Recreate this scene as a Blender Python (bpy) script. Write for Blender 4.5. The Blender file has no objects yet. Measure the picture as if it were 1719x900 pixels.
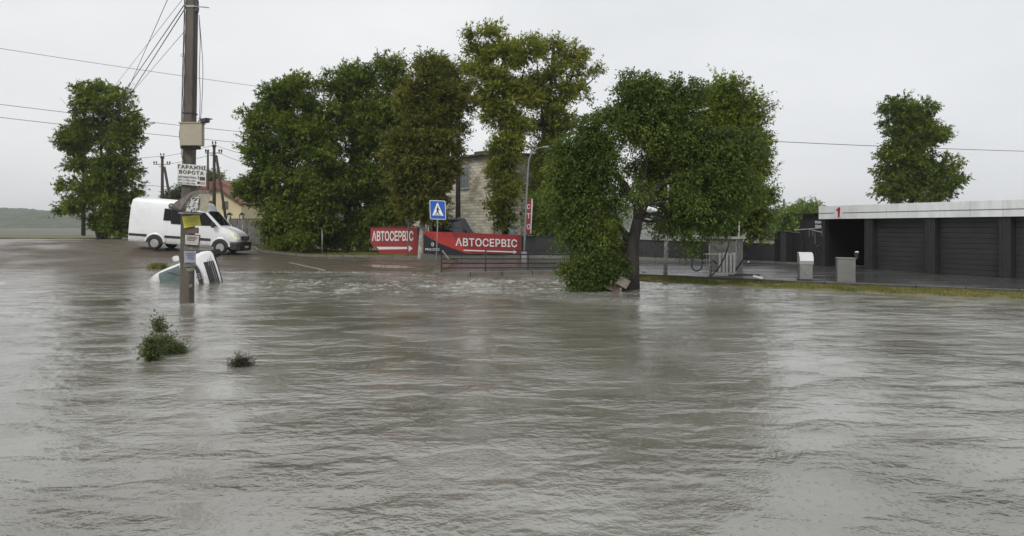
import bpy, math, random
import numpy as np
from mathutils import Vector, Matrix
random.seed(7); rng = np.random.default_rng(7)
S = bpy.context.scene; COL = S.collection
R = math.radians
# ---------------------------------------------------------------- camera, world, sun, exposure
EYE, F, CX, HY = 2.0, 1000.0, 859.5, 382.0        # eye height above the flood water, focal length in photo pixels
cam = bpy.data.cameras.new('camera'); cam.sensor_width = 36; cam.lens = 36*F/1719; cam.clip_end = 6000; cam.clip_start = .05
cam.shift_y = -(450-HY)/1719
camo = bpy.data.objects.new('camera', cam); COL.objects.link(camo); camo.location = (0, 0, EYE); camo.rotation_euler = (R(90), 0, 0)
S.camera = camo
S.view_settings.view_transform = 'Standard'; S.view_settings.look = 'None'; S.view_settings.exposure = 0.25; S.view_settings.gamma = 1
W = bpy.data.worlds.new('World'); S.world = W; W.use_nodes = True
nt = W.node_tree; nt.nodes.clear()
def wn(t, **k):
    n = nt.nodes.new(t)
    for a, b in k.items(): setattr(n, a, b)
    return n
sky = wn('ShaderNodeTexSky', sky_type='NISHITA', sun_disc=False, sun_elevation=R(42), sun_rotation=R(-25), air_density=1.0, dust_density=4.0)
tc = wn('ShaderNodeTexCoord'); mp = wn('ShaderNodeMapping'); mp.inputs['Scale'].default_value = (1, 1, 2.6)
ns = wn('ShaderNodeTexNoise'); ns.inputs['Scale'].default_value = 1.6; ns.inputs['Detail'].default_value = 5; ns.inputs['Roughness'].default_value = .5
rp = wn('ShaderNodeValToRGB'); rp.color_ramp.elements[0].position = .32; rp.color_ramp.elements[1].position = .7
rp.color_ramp.elements[0].color = (.60, .62, .645, 1); rp.color_ramp.elements[1].color = (.74, .755, .77, 1)
sc = wn('ShaderNodeVectorMath', operation='SCALE'); sc.inputs['Scale'].default_value = 10.0
mx = wn('ShaderNodeMix', data_type='RGBA'); mx.inputs[0].default_value = .96
bg = wn('ShaderNodeBackground'); bg.inputs['Strength'].default_value = .1
wo = wn('ShaderNodeOutputWorld')
L = nt.links.new
L(tc.outputs['Generated'], mp.inputs[0]); L(mp.outputs[0], ns.inputs['Vector']); L(ns.outputs[0], rp.inputs[0]); L(rp.outputs[0], sc.inputs[0])
L(sky.outputs[0], mx.inputs[6]); L(sc.outputs[0], mx.inputs[7]); L(mx.outputs[2], bg.inputs[0]); L(bg.outputs[0], wo.inputs[0])
sl = bpy.data.lights.new('sun', 'SUN'); sl.energy = 1.5; sl.angle = R(22); sl.color = (1, .97, .93)
so = bpy.data.objects.new('sun', sl); COL.objects.link(so)
_az, _el = R(-25), R(42)
_d = Vector((math.sin(_az)*math.cos(_el), -math.cos(_az)*math.cos(_el), math.sin(_el)))   # high, from behind the camera
so.rotation_euler = _d.to_track_quat('Z', 'Y').to_euler()
S.cycles.max_bounces = 6; S.cycles.transparent_max_bounces = 8; S.cycles.volume_bounces = 0

# ---------------------------------------------------------------- helpers
def P(px, py, Y): return Vector(((px-CX)/F*Y, Y, EYE-(py-HY)/F*Y))
def X(px, Y): return (px-CX)/F*Y
def Z(py, Y): return EYE-(py-HY)/F*Y

def fade(t): return t*t*t*(t*(t*6-15)+10)
_perm = rng.permutation(1024); _gr = rng.uniform(0, 2*np.pi, 1024)
def perlin(x, y, seed=0):
    xi = np.floor(x).astype(int); yi = np.floor(y).astype(int); xf = x-xi; yf = y-yi
    def g(ix, iy, dx, dy):
        a = _gr[_perm[(_perm[(ix+seed*37) % 1024]+iy) % 1024]]
        return np.cos(a)*dx+np.sin(a)*dy
    u, v = fade(xf), fade(yf)
    a = g(xi, yi, xf, yf)*(1-u)+g(xi+1, yi, xf-1, yf)*u
    b = g(xi, yi+1, xf, yf-1)*(1-u)+g(xi+1, yi+1, xf-1, yf-1)*u
    return a*(1-v)+b*v

# materials --------------------------------------------------------
MATS = {}
def mat(name, c, rough=.6, c2=None, scale=4.0, bump=0.0, bscale=None, metal=0.0, emit=0, detail=5, stretch=(1, 1, 1), spec=.5, coat=0, lo=.35, hi=.65, rough2=None):
    if name in MATS: return MATS[name]
    m = bpy.data.materials.new(name); m.use_nodes = True; MATS[name] = m
    t = m.node_tree; b = t.nodes['Principled BSDF']; l = t.links.new
    b.inputs['Base Color'].default_value = (*c, 1); b.inputs['Roughness'].default_value = rough; b.inputs['Metallic'].default_value = metal
    b.inputs['Specular IOR Level'].default_value = spec; b.inputs['Coat Weight'].default_value = coat
    if emit: b.inputs['Emission Color'].default_value = (*c, 1); b.inputs['Emission Strength'].default_value = emit
    geo = t.nodes.new('ShaderNodeNewGeometry'); mpn = t.nodes.new('ShaderNodeMapping'); mpn.inputs['Scale'].default_value = stretch
    l(geo.outputs['Position'], mpn.inputs[0])
    if c2:
        n = t.nodes.new('ShaderNodeTexNoise'); n.inputs['Scale'].default_value = scale; n.inputs['Detail'].default_value = detail; n.inputs['Roughness'].default_value = .62
        r = t.nodes.new('ShaderNodeValToRGB'); r.color_ramp.elements[0].position = lo; r.color_ramp.elements[1].position = hi
        r.color_ramp.elements[0].color = (*c, 1); r.color_ramp.elements[1].color = (*c2, 1)
        l(mpn.outputs[0], n.inputs['Vector']); l(n.outputs[0], r.inputs[0]); l(r.outputs[0], b.inputs['Base Color'])
        if rough2 is not None:
            mr = t.nodes.new('ShaderNodeMapRange'); mr.inputs['From Min'].default_value = lo; mr.inputs['From Max'].default_value = hi
            mr.inputs['To Min'].default_value = rough; mr.inputs['To Max'].default_value = rough2
            l(n.outputs[0], mr.inputs[0]); l(mr.outputs[0], b.inputs['Roughness'])
    if bump:
        n2 = t.nodes.new('ShaderNodeTexNoise'); n2.inputs['Scale'].default_value = bscale or scale*6; n2.inputs['Detail'].default_value = 4
        bp = t.nodes.new('ShaderNodeBump'); bp.inputs['Strength'].default_value = min(1, bump); bp.inputs['Distance'].default_value = .02
        l(mpn.outputs[0], n2.inputs['Vector']); l(n2.outputs[0], bp.inputs['Height']); l(bp.outputs[0], b.inputs['Normal'])
    return m

def leafmat(name, cols, trans=.36):
    if name in MATS: return MATS[name]
    m = bpy.data.materials.new(name); m.use_nodes = True; MATS[name] = m
    t = m.node_tree; l = t.links.new; t.nodes.clear()
    geo = t.nodes.new('ShaderNodeNewGeometry'); n = t.nodes.new('ShaderNodeTexNoise'); n.inputs['Scale'].default_value = .55; n.inputs['Detail'].default_value = 2
    l(geo.outputs['Position'], n.inputs['Vector'])
    a = t.nodes.new('ShaderNodeMath'); a.operation = 'MULTIPLY_ADD'; a.inputs[1].default_value = .5
    l(geo.outputs['Random Per Island'], a.inputs[0])
    b2 = t.nodes.new('ShaderNodeMath'); b2.operation = 'MULTIPLY_ADD'; b2.inputs[1].default_value = 1.3; b2.inputs[2].default_value = -.4
    l(n.outputs[0], b2.inputs[0]); l(b2.outputs[0], a.inputs[2])
    r = t.nodes.new('ShaderNodeValToRGB'); l(a.outputs[0], r.inputs[0])
    e = r.color_ramp.elements
    e[0].position = .1; e[0].color = (*cols[0], 1); e[1].position = .95; e[1].color = (*cols[-1], 1)
    if len(cols) > 2:
        k = e.new(.5); k.color = (*cols[1], 1)
    p = t.nodes.new('ShaderNodeBsdfPrincipled'); p.inputs['Roughness'].default_value = .5; p.inputs['Specular IOR Level'].default_value = .2
    tr = t.nodes.new('ShaderNodeBsdfTranslucent'); ms = t.nodes.new('ShaderNodeMixShader'); ms.inputs[0].default_value = trans
    o = t.nodes.new('ShaderNodeOutputMaterial')
    l(r.outputs[0], p.inputs['Base Color']); l(r.outputs[0], tr.inputs['Color']); l(p.outputs[0], ms.inputs[1]); l(tr.outputs[0], ms.inputs[2]); l(ms.outputs[0], o.inputs[0])
    return m

# objects ----------------------------------------------------------
def wloc(o):
    v = Vector((0, 0, 0))
    while o is not None: v += o.location; o = o.parent
    return v
def tag(o, label=None, cat=None, group=None, kind=None):
    if label: o['label'] = label
    if cat: o['category'] = cat
    if group: o['group'] = group
    if kind: o['kind'] = kind
    return o
def thing(name, label, cat, loc, rz=0, group=None):
    o = bpy.data.objects.new(name, None); o.empty_display_size = .3; COL.objects.link(o)
    o.location = loc; o.rotation_euler = (0, 0, rz)
    return tag(o, label, cat, group)
def link(name, me, m, parent=None, smooth=False):
    o = bpy.data.objects.new(name, me); COL.objects.link(o)
    if m is not None:
        for q in (m if isinstance(m, (list, tuple)) else [m]): me.materials.append(q)
    if smooth: me.shade_smooth()
    if parent is not None: o.parent = parent
    return o
class MB:
    def __init__(s): s.v = []; s.f = []; s.mi = []; s.cur = 0
    def add(s, vs, fs):
        b = len(s.v); s.v += [tuple(v) for v in vs]; s.f += [tuple(i+b for i in f) for f in fs]; s.mi += [s.cur]*len(fs); return s
    def box(s, c, d, ax=None, ch=0.0):
        """centre, dims, optional 3x3 axes, optional chamfer of the four long vertical edges"""
        hx, hy, hz = d[0]/2, d[1]/2, d[2]/2
        if ch:
            c4 = [(hx-ch, -hy), (hx, -hy+ch), (hx, hy-ch), (hx-ch, hy), (-hx+ch, hy), (-hx, hy-ch), (-hx, -hy+ch), (-hx+ch, -hy)]
            vs = []
            for z, k in ((-hz, 1), (hz-ch, 1), (hz, 0)):
                for (x, y) in c4: vs.append(Vector((x if k else x*(1-ch/hx), y if k else y*(1-ch/hy), z)))
            fs = [tuple(range(7, -1, -1)), tuple(range(16, 24))]
            for r in (0, 8):
                for i in range(8): fs.append((r+i, r+(i+1) % 8, r+8+(i+1) % 8, r+8+i))
        else:
            vs = [Vector((x, y, z)) for z in (-hz, hz) for (x, y) in ((-hx, -hy), (hx, -hy), (hx, hy), (-hx, hy))]
            fs = [(3, 2, 1, 0), (4, 5, 6, 7), (0, 1, 5, 4), (1, 2, 6, 5), (2, 3, 7, 6), (3, 0, 4, 7)]
        if ax is not None: vs = [ax @ v for v in vs]
        c = Vector(c); return s.add([v+c for v in vs], fs)
    def bar(s, p0, p1, w, h, up=(0, 0, 1)):
        p0, p1 = Vector(p0), Vector(p1); d = (p1-p0); Ln = d.length; d.normalize(); u = Vector(up)
        if abs(d.dot(u)) > .98: u = Vector((0, 1, 0))
        sd = d.cross(u).normalized(); u = sd.cross(d)
        m = Matrix((d, sd, u)).transposed(); return s.box((p0+p1)/2, (Ln, w, h), m)
    def tube(s, pts, r, seg=8, cap=True):
        pts = [Vector(p) for p in pts]; n = len(pts); rs = r if isinstance(r, (list, tuple)) else [r]*n
        vs = []; prev = None
        for i, p in enumerate(pts):
            d = (pts[min(i+1, n-1)]-pts[max(i-1, 0)]).normalized()
            if prev is None:
                a = d.cross(Vector((0, 0, 1)) if abs(d.z) < .9 else Vector((0, 1, 0))).normalized()
            else: a = (prev-d*prev.dot(d)).normalized()
            prev = a; b = d.cross(a)
            for k in range(seg):
                t = 2*math.pi*k/seg; vs.append(p+(a*math.cos(t)+b*math.sin(t))*rs[i])
        fs = [(i*seg+k, i*seg+(k+1) % seg, (i+1)*seg+(k+1) % seg, (i+1)*seg+k) for i in range(n-1) for k in range(seg)]
        if cap: fs += [tuple(range(seg-1, -1, -1)), tuple((n-1)*seg+k for k in range(seg))]
        return s.add(vs, fs)
    def prism(s, poly, n, t):
        """poly: coplanar points, extruded by vector n*t (backwards)"""
        n = Vector(n).normalized(); a = [Vector(p) for p in poly]; b = [p-n*t for p in a]; k = len(a)
        return s.add(a+b, [tuple(range(k)), tuple(range(2*k-1, k-1, -1))]+[(i, k+i, k+(i+1) % k, (i+1) % k) for i in range(k)])
    def lathe(s, c, prof, seg=16, ax=None):
        vs = []; c = Vector(c)
        for (r, z) in prof:
            for k in range(seg):
                t = 2*math.pi*k/seg; v = Vector((r*math.cos(t), r*math.sin(t), z)); vs.append((ax @ v if ax is not None else v)+c)
        n = len(prof)
        fs = [(i*seg+k, i*seg+(k+1) % seg, (i+1)*seg+(k+1) % seg, (i+1)*seg+k) for i in range(n-1) for k in range(seg)]
        fs += [tuple(range(seg-1, -1, -1)), tuple((n-1)*seg+k for k in range(seg))]
        return s.add(vs, fs)
    def build(s, name, m, parent=None, local=False, smooth=False, bev=0, sub=0):
        off = Vector((0, 0, 0)) if (local or parent is None) else wloc(parent)
        me = bpy.data.meshes.new(name); me.from_pydata([tuple(Vector(v)-off) for v in s.v], [], s.f)
        if isinstance(m, (list, tuple)): me.polygons.foreach_set('material_index', s.mi)
        me.update(); o = link(name, me, m, parent, smooth)
        if bev:
            q = o.modifiers.new('bevel', 'BEVEL'); q.width = bev; q.segments = 2; q.limit_method = 'ANGLE'
        if sub:
            q = o.modifiers.new('sub', 'SUBSURF'); q.levels = sub; q.render_levels = sub
        return o
def np_mesh(name, V, Fc, m, parent=None, smooth=False, off=None):
    V = np.asarray(V, dtype=np.float32)
    if parent is not None and off is None: off = np.array(wloc(parent))
    if off is not None: V = V-np.asarray(off, dtype=np.float32)
    Fc = np.asarray(Fc, dtype=np.int32); n, k = Fc.shape
    me = bpy.data.meshes.new(name); me.vertices.add(len(V)); me.vertices.foreach_set('co', V.ravel().astype(np.float32))
    me.loops.add(n*k); me.loops.foreach_set('vertex_index', Fc.ravel()); me.polygons.add(n)
    me.polygons.foreach_set('loop_start', np.arange(0, n*k, k, dtype=np.int32)); me.polygons.foreach_set('loop_total', np.full(n, k, dtype=np.int32))
    me.update(calc_edges=True); return link(name, me, m, parent, smooth)
def grid_mesh(name, Xg, Yg, Zg, m, parent=None, smooth=True):
    a, b = Xg.shape; V = np.stack([Xg, Yg, Zg], -1).reshape(-1, 3); i = np.arange(a*b).reshape(a, b)
    Fc = np.stack([i[:-1, :-1], i[:-1, 1:], i[1:, 1:], i[1:, :-1]], -1).reshape(-1, 4)
    return np_mesh(name, V, Fc, m, parent, smooth)
def text(name, s, p0, rv, uv, m, parent, t=.004, bold=.0, flat=0, shear=0, local=False, space=1.0):
    """lettering fitted into the rectangle p0 + rv, uv"""
    cu = bpy.data.curves.new('t', 'FONT'); cu.body = s; cu.extrude = .05; cu.offset = bold; cu.shear = shear; cu.resolution_u = 3; cu.space_character = space
    o = bpy.data.objects.new('t', cu); COL.objects.link(o); dg = bpy.context.evaluated_depsgraph_get(); dg.update()
    me = bpy.data.meshes.new_from_object(o.evaluated_get(dg)); bpy.data.objects.remove(o); bpy.data.curves.remove(cu)
    n = len(me.vertices); co = np.empty(n*3, dtype=np.float32); me.vertices.foreach_get('co', co); co = co.reshape(-1, 3)
    lo, hi = co.min(0), co.max(0); q = (co-lo)/(hi-lo)
    rv, uv = np.array(rv), np.array(uv); nv = np.cross(rv, uv); nv = nv/np.linalg.norm(nv)
    off = np.zeros(3) if local else np.array(wloc(parent)) if parent else np.zeros(3)
    w = np.array(p0)+q[:, :1]*rv+q[:, 1:2]*uv+(q[:, 2:3])*nv*t-off
    me.vertices.foreach_set('co', w.astype(np.float32).ravel()); me.update(); me.name = name
    return link(name, me, m, parent)

# ---------------------------------------------------------------- terrain
def shore(x): return np.interp(x, [-70, -14, -10, -6, -3.3, -3.0, 2.7, 3.4, 5, 11.6, 16, 24, 50], [29.5, 28.7, 28.0, 27.3, 26.6, 24.45, 26.1, 24.6, 21.8, 17.9, 15.5, 11.5, 2])
def kerbR(x): return np.interp(x, [-3.1, 2.7, 3.6, 5.0, 11.6, 16, 24, 50], [24.5, 26.2, 25.6, 23.3, 19.35, 16.9, 12.6, 3])     # forecourt edge
def kerbL(x): return np.interp(x, [-70, -20, -17.3, -15.6, -12, -8.4, -5.4, -4.2, -3.0], [47, 42, 40, 36.8, 35.6, 35.0, 34.2, 33.4, 33.4])
def H(x, y):
    x = np.asarray(x, float); y = np.asarray(y, float); d = y-shore(x)
    left = .25+.077*np.clip(-x-12.4, 0, 12); 
    T = np.where(x < -3.6, left, np.where(x > -3, .15, left+(x+3.6)/.6*(.15-left)))
    Ln = np.where(x < -3.6, 5.0, .3)
    t = np.clip(d/Ln, 0, 1); up = T*(t*t*(3-2*t)*.35+t*.65)
    g = x > 2.9                                                    # grass strip in front of the right forecourt
    w = np.maximum(kerbR(x)-shore(x), .3); tg = np.clip(d/w, 0, 1)
    up = np.where(g, np.where(y < kerbR(x), .09*tg, .15), up)
    return np.where(d < 0, -.65*(1-np.exp(np.minimum(d, 0)/2.2)), up)

xs = np.concatenate([np.linspace(-1400, -60, 14)[:-1], np.arange(-60, 60, .6), np.linspace(60, 1400, 14)])
ys = np.concatenate([np.linspace(-300, 0, 6)[:-1], np.arange(0, 60, .6), np.linspace(60, 1500, 24)])
Xg, Yg = np.meshgrid(xs, ys)
m_ground = mat('damp_soil', (.075, .065, .045), .55, (.06, .075, .03), 1.5, .5, 12)
tag(grid_mesh('ground', Xg, Yg, H(Xg, Yg)-.07, m_ground), kind='structure')

def strip(name, x0, x1, f0, f1, m, nx, ny, dz=0.0, rough=0.0):
    a = np.linspace(x0, x1, nx); t = np.linspace(0, 1, ny)
    Xa, Ta = np.meshgrid(a, t); Ya = f0(Xa)*(1-Ta)+f1(Xa)*Ta
    z = H(Xa, Ya)+dz+rough*perlin(Xa*.6, Ya*.6, 5)
    return tag(grid_mesh(name, Xa, Ya, z, m), kind='structure')
m_road = mat('wet_asphalt', (.082, .064, .046), .62, (.125, .104, .080), .5, .3, 45, spec=.4, rough2=.24, stretch=(.5, 1.6, 1), lo=.38, hi=.6)
m_fore = mat('wet_forecourt', (.050, .049, .047), .36, (.08, .078, .074), .55, .2, 60, spec=.6, rough2=.08, stretch=(.35, 1.6, 1), lo=.4, hi=.56)
m_verge = mat('verge_turf', (.085, .10, .025), .8, (.17, .14, .07), 2.2, .9, 25)
strip('road', -64, -3.02, lambda x: shore(x)-2.5, kerbL, m_road, 260, 50, 0, .03)
strip('verge', -64, -3.02, kerbL, lambda x: kerbL(x)+16, m_verge, 140, 40, .03, .10)
strip('yard_pavement', -3.0, 4.2, kerbR, lambda x: 60+0*x, m_fore, 40, 80, .002, .012)
strip('forecourt', 4.2, 46, kerbR, lambda x: np.maximum(62+0*x, kerbR(x)), m_fore, 150, 90, .002, .012)
strip('grass_strip', 2.9, 46, lambda x: shore(x)-.8, lambda x: kerbR(x)-.06, m_verge, 160, 12, .01, .03)

# kerbs, stone by stone
m_kerb = mat('kerb_concrete', (.17, .16, .14), .5, (.10, .095, .08), 5, .4, 40)
m_kerbd = mat('kerb_dark', (.045, .04, .036), .4, (.075, .065, .055), 4, .4, 30)
def kerb_run(name, path, w, h, m, step=1.0, zf=None):
    root = tag(bpy.data.objects.new(name, None), kind='structure'); COL.objects.link(root)
    for (a, b) in zip(path[:-1], path[1:]):
        a = Vector(a); b = Vector(b); n = max(1, round((b-a).length/step)); dd = (b-a)/n
        for k in range(n):
            p, q = a+dd*k, a+dd*(k+1); g = dd.normalized()*.008
            j = random.uniform(-.006, .006)
            MB().bar(p+g+Vector((0, j, h/2+j-.3)), q-g+Vector((0, j, h/2+j-.3)), w, h+.6).build('kerb_stone', m, root, bev=.012)
    return root
kp = [(x, float(kerbL(x)), float(H(x, kerbL(x)))) for x in (-28, -22, -20, -18.6, -17.3, -16.4, -15.6, -14, -12, -10, -8.4, -6.9, -5.4)]
kerb_run('roadside_kerb', [Vector(p) for p in kp], .16, .12, m_kerb)
kp = [(x, float(kerbR(x)), .15) for x in (3.7, 5.0, 8.3, 11.6, 16, 20, 24)]
kerb_run('forecourt_kerb', [Vector(p) for p in kp], .14, .035, m_kerbd, 1.3)
# concrete edge below the railing, cast in slabs
m_edge = mat('wet_concrete_edge', (.11, .095, .075), .45, (.17, .155, .13), 3, .5, 25)
er = tag(bpy.data.objects.new('concrete_edge', None), kind='structure'); COL.objects.link(er)
e0, e1 = Vector((-3.05, 24.25, 0)), Vector((3.4, 26.15, 0))
for k in range(5):
    a, b = e0.lerp(e1, k/5+.002), e0.lerp(e1, (k+1)/5-.002)
    MB().bar(a+Vector((0, .1, -.235)), b+Vector((0, .1, -.235)), .42, .80).build('edge_slab', m_edge, er, bev=.015)
MB().bar((-3.12, 24.5, -.235), (-3.3, 28.2, -.235), .30, .79).build('edge_slab', m_edge, er, bev=.015)

# ---------------------------------------------------------------- flood water
m = bpy.data.materials.new('muddy_water'); m.use_nodes = True; t = m.node_tree; l = t.links.new; b = t.nodes['Principled BSDF']
b.inputs['IOR'].default_value = 2.6; b.inputs['Roughness'].default_value = .07
geo = t.nodes.new('ShaderNodeNewGeometry')
def tn(kind, **k):
    n = t.nodes.new(kind)
    for a, c in k.items(): setattr(n, a, c)
    return n
n1 = tn('ShaderNodeTexNoise'); n1.inputs['Scale'].default_value = .35; n1.inputs['Detail'].default_value = 4
cr = tn('ShaderNodeValToRGB'); cr.color_ramp.elements[0].position = .35; cr.color_ramp.elements[1].position = .68
cr.color_ramp.elements[0].color = (.125, .116, .088, 1); cr.color_ramp.elements[1].color = (.265, .256, .226, 1)
at = tn('ShaderNodeAttribute', attribute_name='foam')
nf = tn('ShaderNodeTexNoise'); nf.inputs['Scale'].default_value = 7; nf.inputs['Detail'].default_value = 6
mf = tn('ShaderNodeMath', operation='MULTIPLY', use_clamp=True); mr = tn('ShaderNodeMapRange'); mr.inputs['From Min'].default_value = .4; mr.inputs['From Max'].default_value = .7
mixc = tn('ShaderNodeMix', data_type='RGBA'); mixc.inputs[7].default_value = (.60, .58, .53, 1)
l(geo.outputs['Position'], n1.inputs['Vector']); l(n1.outputs[0], cr.inputs[0]); l(geo.outputs['Position'], nf.inputs['Vector'])
l(nf.outputs[0], mr.inputs[0]); l(mr.outputs[0], mf.inputs[0]); l(at.outputs['Fac'], mf.inputs[1]); l(mf.outputs[0], mixc.inputs[0]); l(cr.outputs[0], mixc.inputs[6]); l(mixc.outputs[2], b.inputs['Base Color'])
mrr = tn('ShaderNodeMapRange'); mrr.inputs['To Min'].default_value = .06; mrr.inputs['To Max'].default_value = .5; l(mf.outputs[0], mrr.inputs[0]); l(mrr.outputs[0], b.inputs['Roughness'])
# fine ripples
mpw = tn('ShaderNodeMapping'); mpw.inputs['Scale'].default_value = (.45, 1, 1); l(geo.outputs['Position'], mpw.inputs[0])
mpf = tn('ShaderNodeMapping'); mpf.inputs['Scale'].default_value = (.8, 1, 1); l(geo.outputs['Position'], mpf.inputs[0])
r1 = tn('ShaderNodeTexNoise'); r1.inputs['Scale'].default_value = 10; r1.inputs['Detail'].default_value = 2.5; r1.inputs['Distortion'].default_value = .4
r2 = tn('ShaderNodeTexNoise'); r2.inputs['Scale'].default_value = 36; r2.inputs['Detail'].default_value = 3
for r in (r1, r2): l(mpf.outputs[0], r.inputs['Vector'])
# rain rings
def rings(scale, freq, thr):
    v = tn('ShaderNodeTexVoronoi', voronoi_dimensions='2D', feature='F1'); v.inputs['Scale'].default_value = scale; l(geo.outputs['Position'], v.inputs['Vector'])
    s_ = tn('ShaderNodeMath', operation='MULTIPLY'); s_.inputs[1].default_value = freq; l(v.outputs['Distance'], s_.inputs[0])
    si = tn('ShaderNodeMath', operation='COSINE'); l(s_.outputs[0], si.inputs[0])
    fo = tn('ShaderNodeMapRange', interpolation_type='SMOOTHSTEP'); fo.inputs['From Min'].default_value = .32; fo.inputs['From Max'].default_value = .05; l(v.outputs['Distance'], fo.inputs[0])
    sep = tn('ShaderNodeSeparateColor'); l(v.outputs['Color'], sep.inputs[0])
    g = tn('ShaderNodeMath', operation='GREATER_THAN'); g.inputs[1].default_value = thr; l(sep.outputs[0], g.inputs[0])
    a = tn('ShaderNodeMath', operation='MULTIPLY'); l(si.outputs[0], a.inputs[0]); l(fo.outputs[0], a.inputs[1])
    c = tn('ShaderNodeMath', operation='MULTIPLY'); l(a.outputs[0], c.inputs[0]); l(g.outputs[0], c.inputs[1]); return c
g1, g2 = rings(9, 26, .35), rings(4.3, 40, .7)
bp = tn('ShaderNodeBump'); bp.inputs['Strength'].default_value = 1; bp.inputs['Distance'].default_value = .019
pn = tn('ShaderNodeTexNoise'); pn.inputs['Scale'].default_value = 1.7; pn.inputs['Detail'].default_value = 3; l(mpw.outputs[0], pn.inputs['Vector'])
pm = tn('ShaderNodeMapRange'); pm.inputs['From Min'].default_value = .46; pm.inputs['From Max'].default_value = .62; pm.inputs['To Min'].default_value = .18; pm.inputs['To Max'].default_value = 1.7; l(pn.outputs[0], pm.inputs[0])
ph = tn('ShaderNodeMath', operation='MULTIPLY'); l(pm.outputs[0], ph.inputs[0]); l(r1.outputs[0], ph.inputs[1]); l(ph.outputs[0], bp.inputs['Height'])
bp2 = tn('ShaderNodeBump'); bp2.inputs['Strength'].default_value = 1; bp2.inputs['Distance'].default_value = .0062; ph2 = tn('ShaderNodeMath', operation='MULTIPLY'); pm2 = tn('ShaderNodeMapRange'); pm2.inputs['From Min'].default_value = .44; pm2.inputs['From Max'].default_value = .60; pm2.inputs['To Min'].default_value = .50; pm2.inputs['To Max'].default_value = 1.35; l(pn.outputs[0], pm2.inputs[0]); l(pm2.outputs[0], ph2.inputs[0]); l(r2.outputs[0], ph2.inputs[1]); l(ph2.outputs[0], bp2.inputs['Height']); l(bp.outputs[0], bp2.inputs['Normal'])
bp3 = tn('ShaderNodeBump'); bp3.inputs['Strength'].default_value = .25; bp3.inputs['Distance'].default_value = .004; l(g1.outputs[0], bp3.inputs['Height']); l(bp2.outputs[0], bp3.inputs['Normal'])
bp4 = tn('ShaderNodeBump'); bp4.inputs['Strength'].default_value = .3; bp4.inputs['Distance'].default_value = .003; l(g2.outputs[0], bp4.inputs['Height']); l(bp3.outputs[0], bp4.inputs['Normal'])
l(bp4.outputs[0], b.inputs['Normal'])
m_water = m
nr, nc = 540, 620
yy = 1.3*(31/1.3)**np.linspace(0, 1, nr); uu = np.linspace(-1.08, 1.08, nc)
U, Yw = np.meshgrid(uu, yy); Xw = U*Yw
def fbm(x, y, seed, o=3):
    s = 0; a = 1
    for i in range(o): s = s+a*perlin(x, y, seed+i); x = x*2.07+3.1; y = y*2.07+1.7; a *= .5
    return s
px_ = CX+U*F; d = Yw-shore(Xw)
calm = 1-np.exp(-np.clip(-d, 0, 9)/.8)
wx = Xw+.5*fbm(Xw*.4, Yw*.4, 11); wy = Yw+.35*fbm(Xw*.5+9, Yw*.5, 12)
near = np.clip((Yw-2)/8, .25, 1)
turb = np.exp(-((Yw-20.5)/4.0)**2)*(np.clip((px_-330)/150, 0, 1))*np.clip((1330-px_)/130, 0, 1)
patch = np.clip(.55+1.3*fbm(Xw*.22+4, Yw*.3, 21, 2), .15, 1.6)
z = .020*fbm(wx*.55, wy*1.1, 1, 2)*near
z += .0115*fbm(wx*1.7, wy*2.6, 2, 3)*patch
z += .010*perlin(wx*2.6+5, wy*3.9, 34)*patch+.0048*(1-2*np.abs(perlin(wx*5.2, wy*7.2, 3)))*patch+.003*perlin(wx*8, wy*10, 33)*patch
z += .0010*perlin(wx*11, wy*17, 4)*patch
crest = 1-np.abs(perlin(wx*.42, wy*1.05+.3*np.sin(wx*.7), 7))*2.6
z += turb*(.062*np.clip(crest, -.3, 1)+.045*fbm(wx*1.6, wy*3.0, 8, 3))
z *= calm*(1-.72*np.exp(-(Yw-3.2)/3.2).clip(0,1))
foam = np.clip(turb*np.clip(crest-.55, 0, 1)*2.2+turb*np.clip(fbm(wx*1.2, wy*2.6, 31, 3)-.22, 0, 1)*3.0, 0, 1)
# standing wave where the flow leaves the road, and wash round the post and the tree
sx = np.interp(Xw, [-14, -8, -7.4, -6, -3.4], [26.6, 26.3, 26.0, 25.6, 24.6]); e = np.exp(-((Yw-sx)/.32)**2)*np.clip((px_-300)/120, 0, 1)*np.clip((760-px_)/60, 0, 1)
z += e*(.035+.05*np.exp(-((Xw+6.6)/.7)**2)+.02*perlin(Xw*2.5, Yw*2, 9)); foam = np.maximum(foam, np.clip(e*1.5*(.6+.6*perlin(Xw*2, Yw*2, 14)), 0, 1))
for (cx, cy, rr, am) in ((-8.47, 15.7, .42, .03), (-7.95, 15.3, .5, .028), (3.75, 19.2, .8, .03), (5.0, 18.7, .7, .025), (2.4, 18.3, .9, .03)):
    g = np.exp(-(((Xw-cx)/rr)**2+((Yw-cy)/(rr*.6))**2)); z += am*g*(.6+perlin(Xw*4, Yw*6, 15)); foam = np.maximum(foam, g*.75)
k1 = np.exp(-((Yw-16.2-.12*np.sin(Xw*1.3))/.5)**2)*np.clip((Xw-1.0)/1.5, 0, 1)*np.clip((7.2-Xw)/1.5, 0, 1)
z += k1*.05*(.5+.8*perlin(Xw*1.2, Yw*2.5, 17)); foam = np.maximum(foam, k1*.55)
V1 = np.stack([Xw, Yw, z], -1).reshape(-1, 3); i = np.arange(nr*nc).reshape(nr, nc)
F1 = np.stack([i[:-1, :-1], i[:-1, 1:], i[1:, 1:], i[1:, :-1]], -1).reshape(-1, 4)
V2 = np.array([(-90, -60, -.10), (90, -60, -.10), (90, 31, -.10), (-90, 31, -.10)]); V = np.concatenate([V1, V2]); F1 = np.concatenate([F1, [[nr*nc, nr*nc+1, nr*nc+2, nr*nc+3]]])
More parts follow.
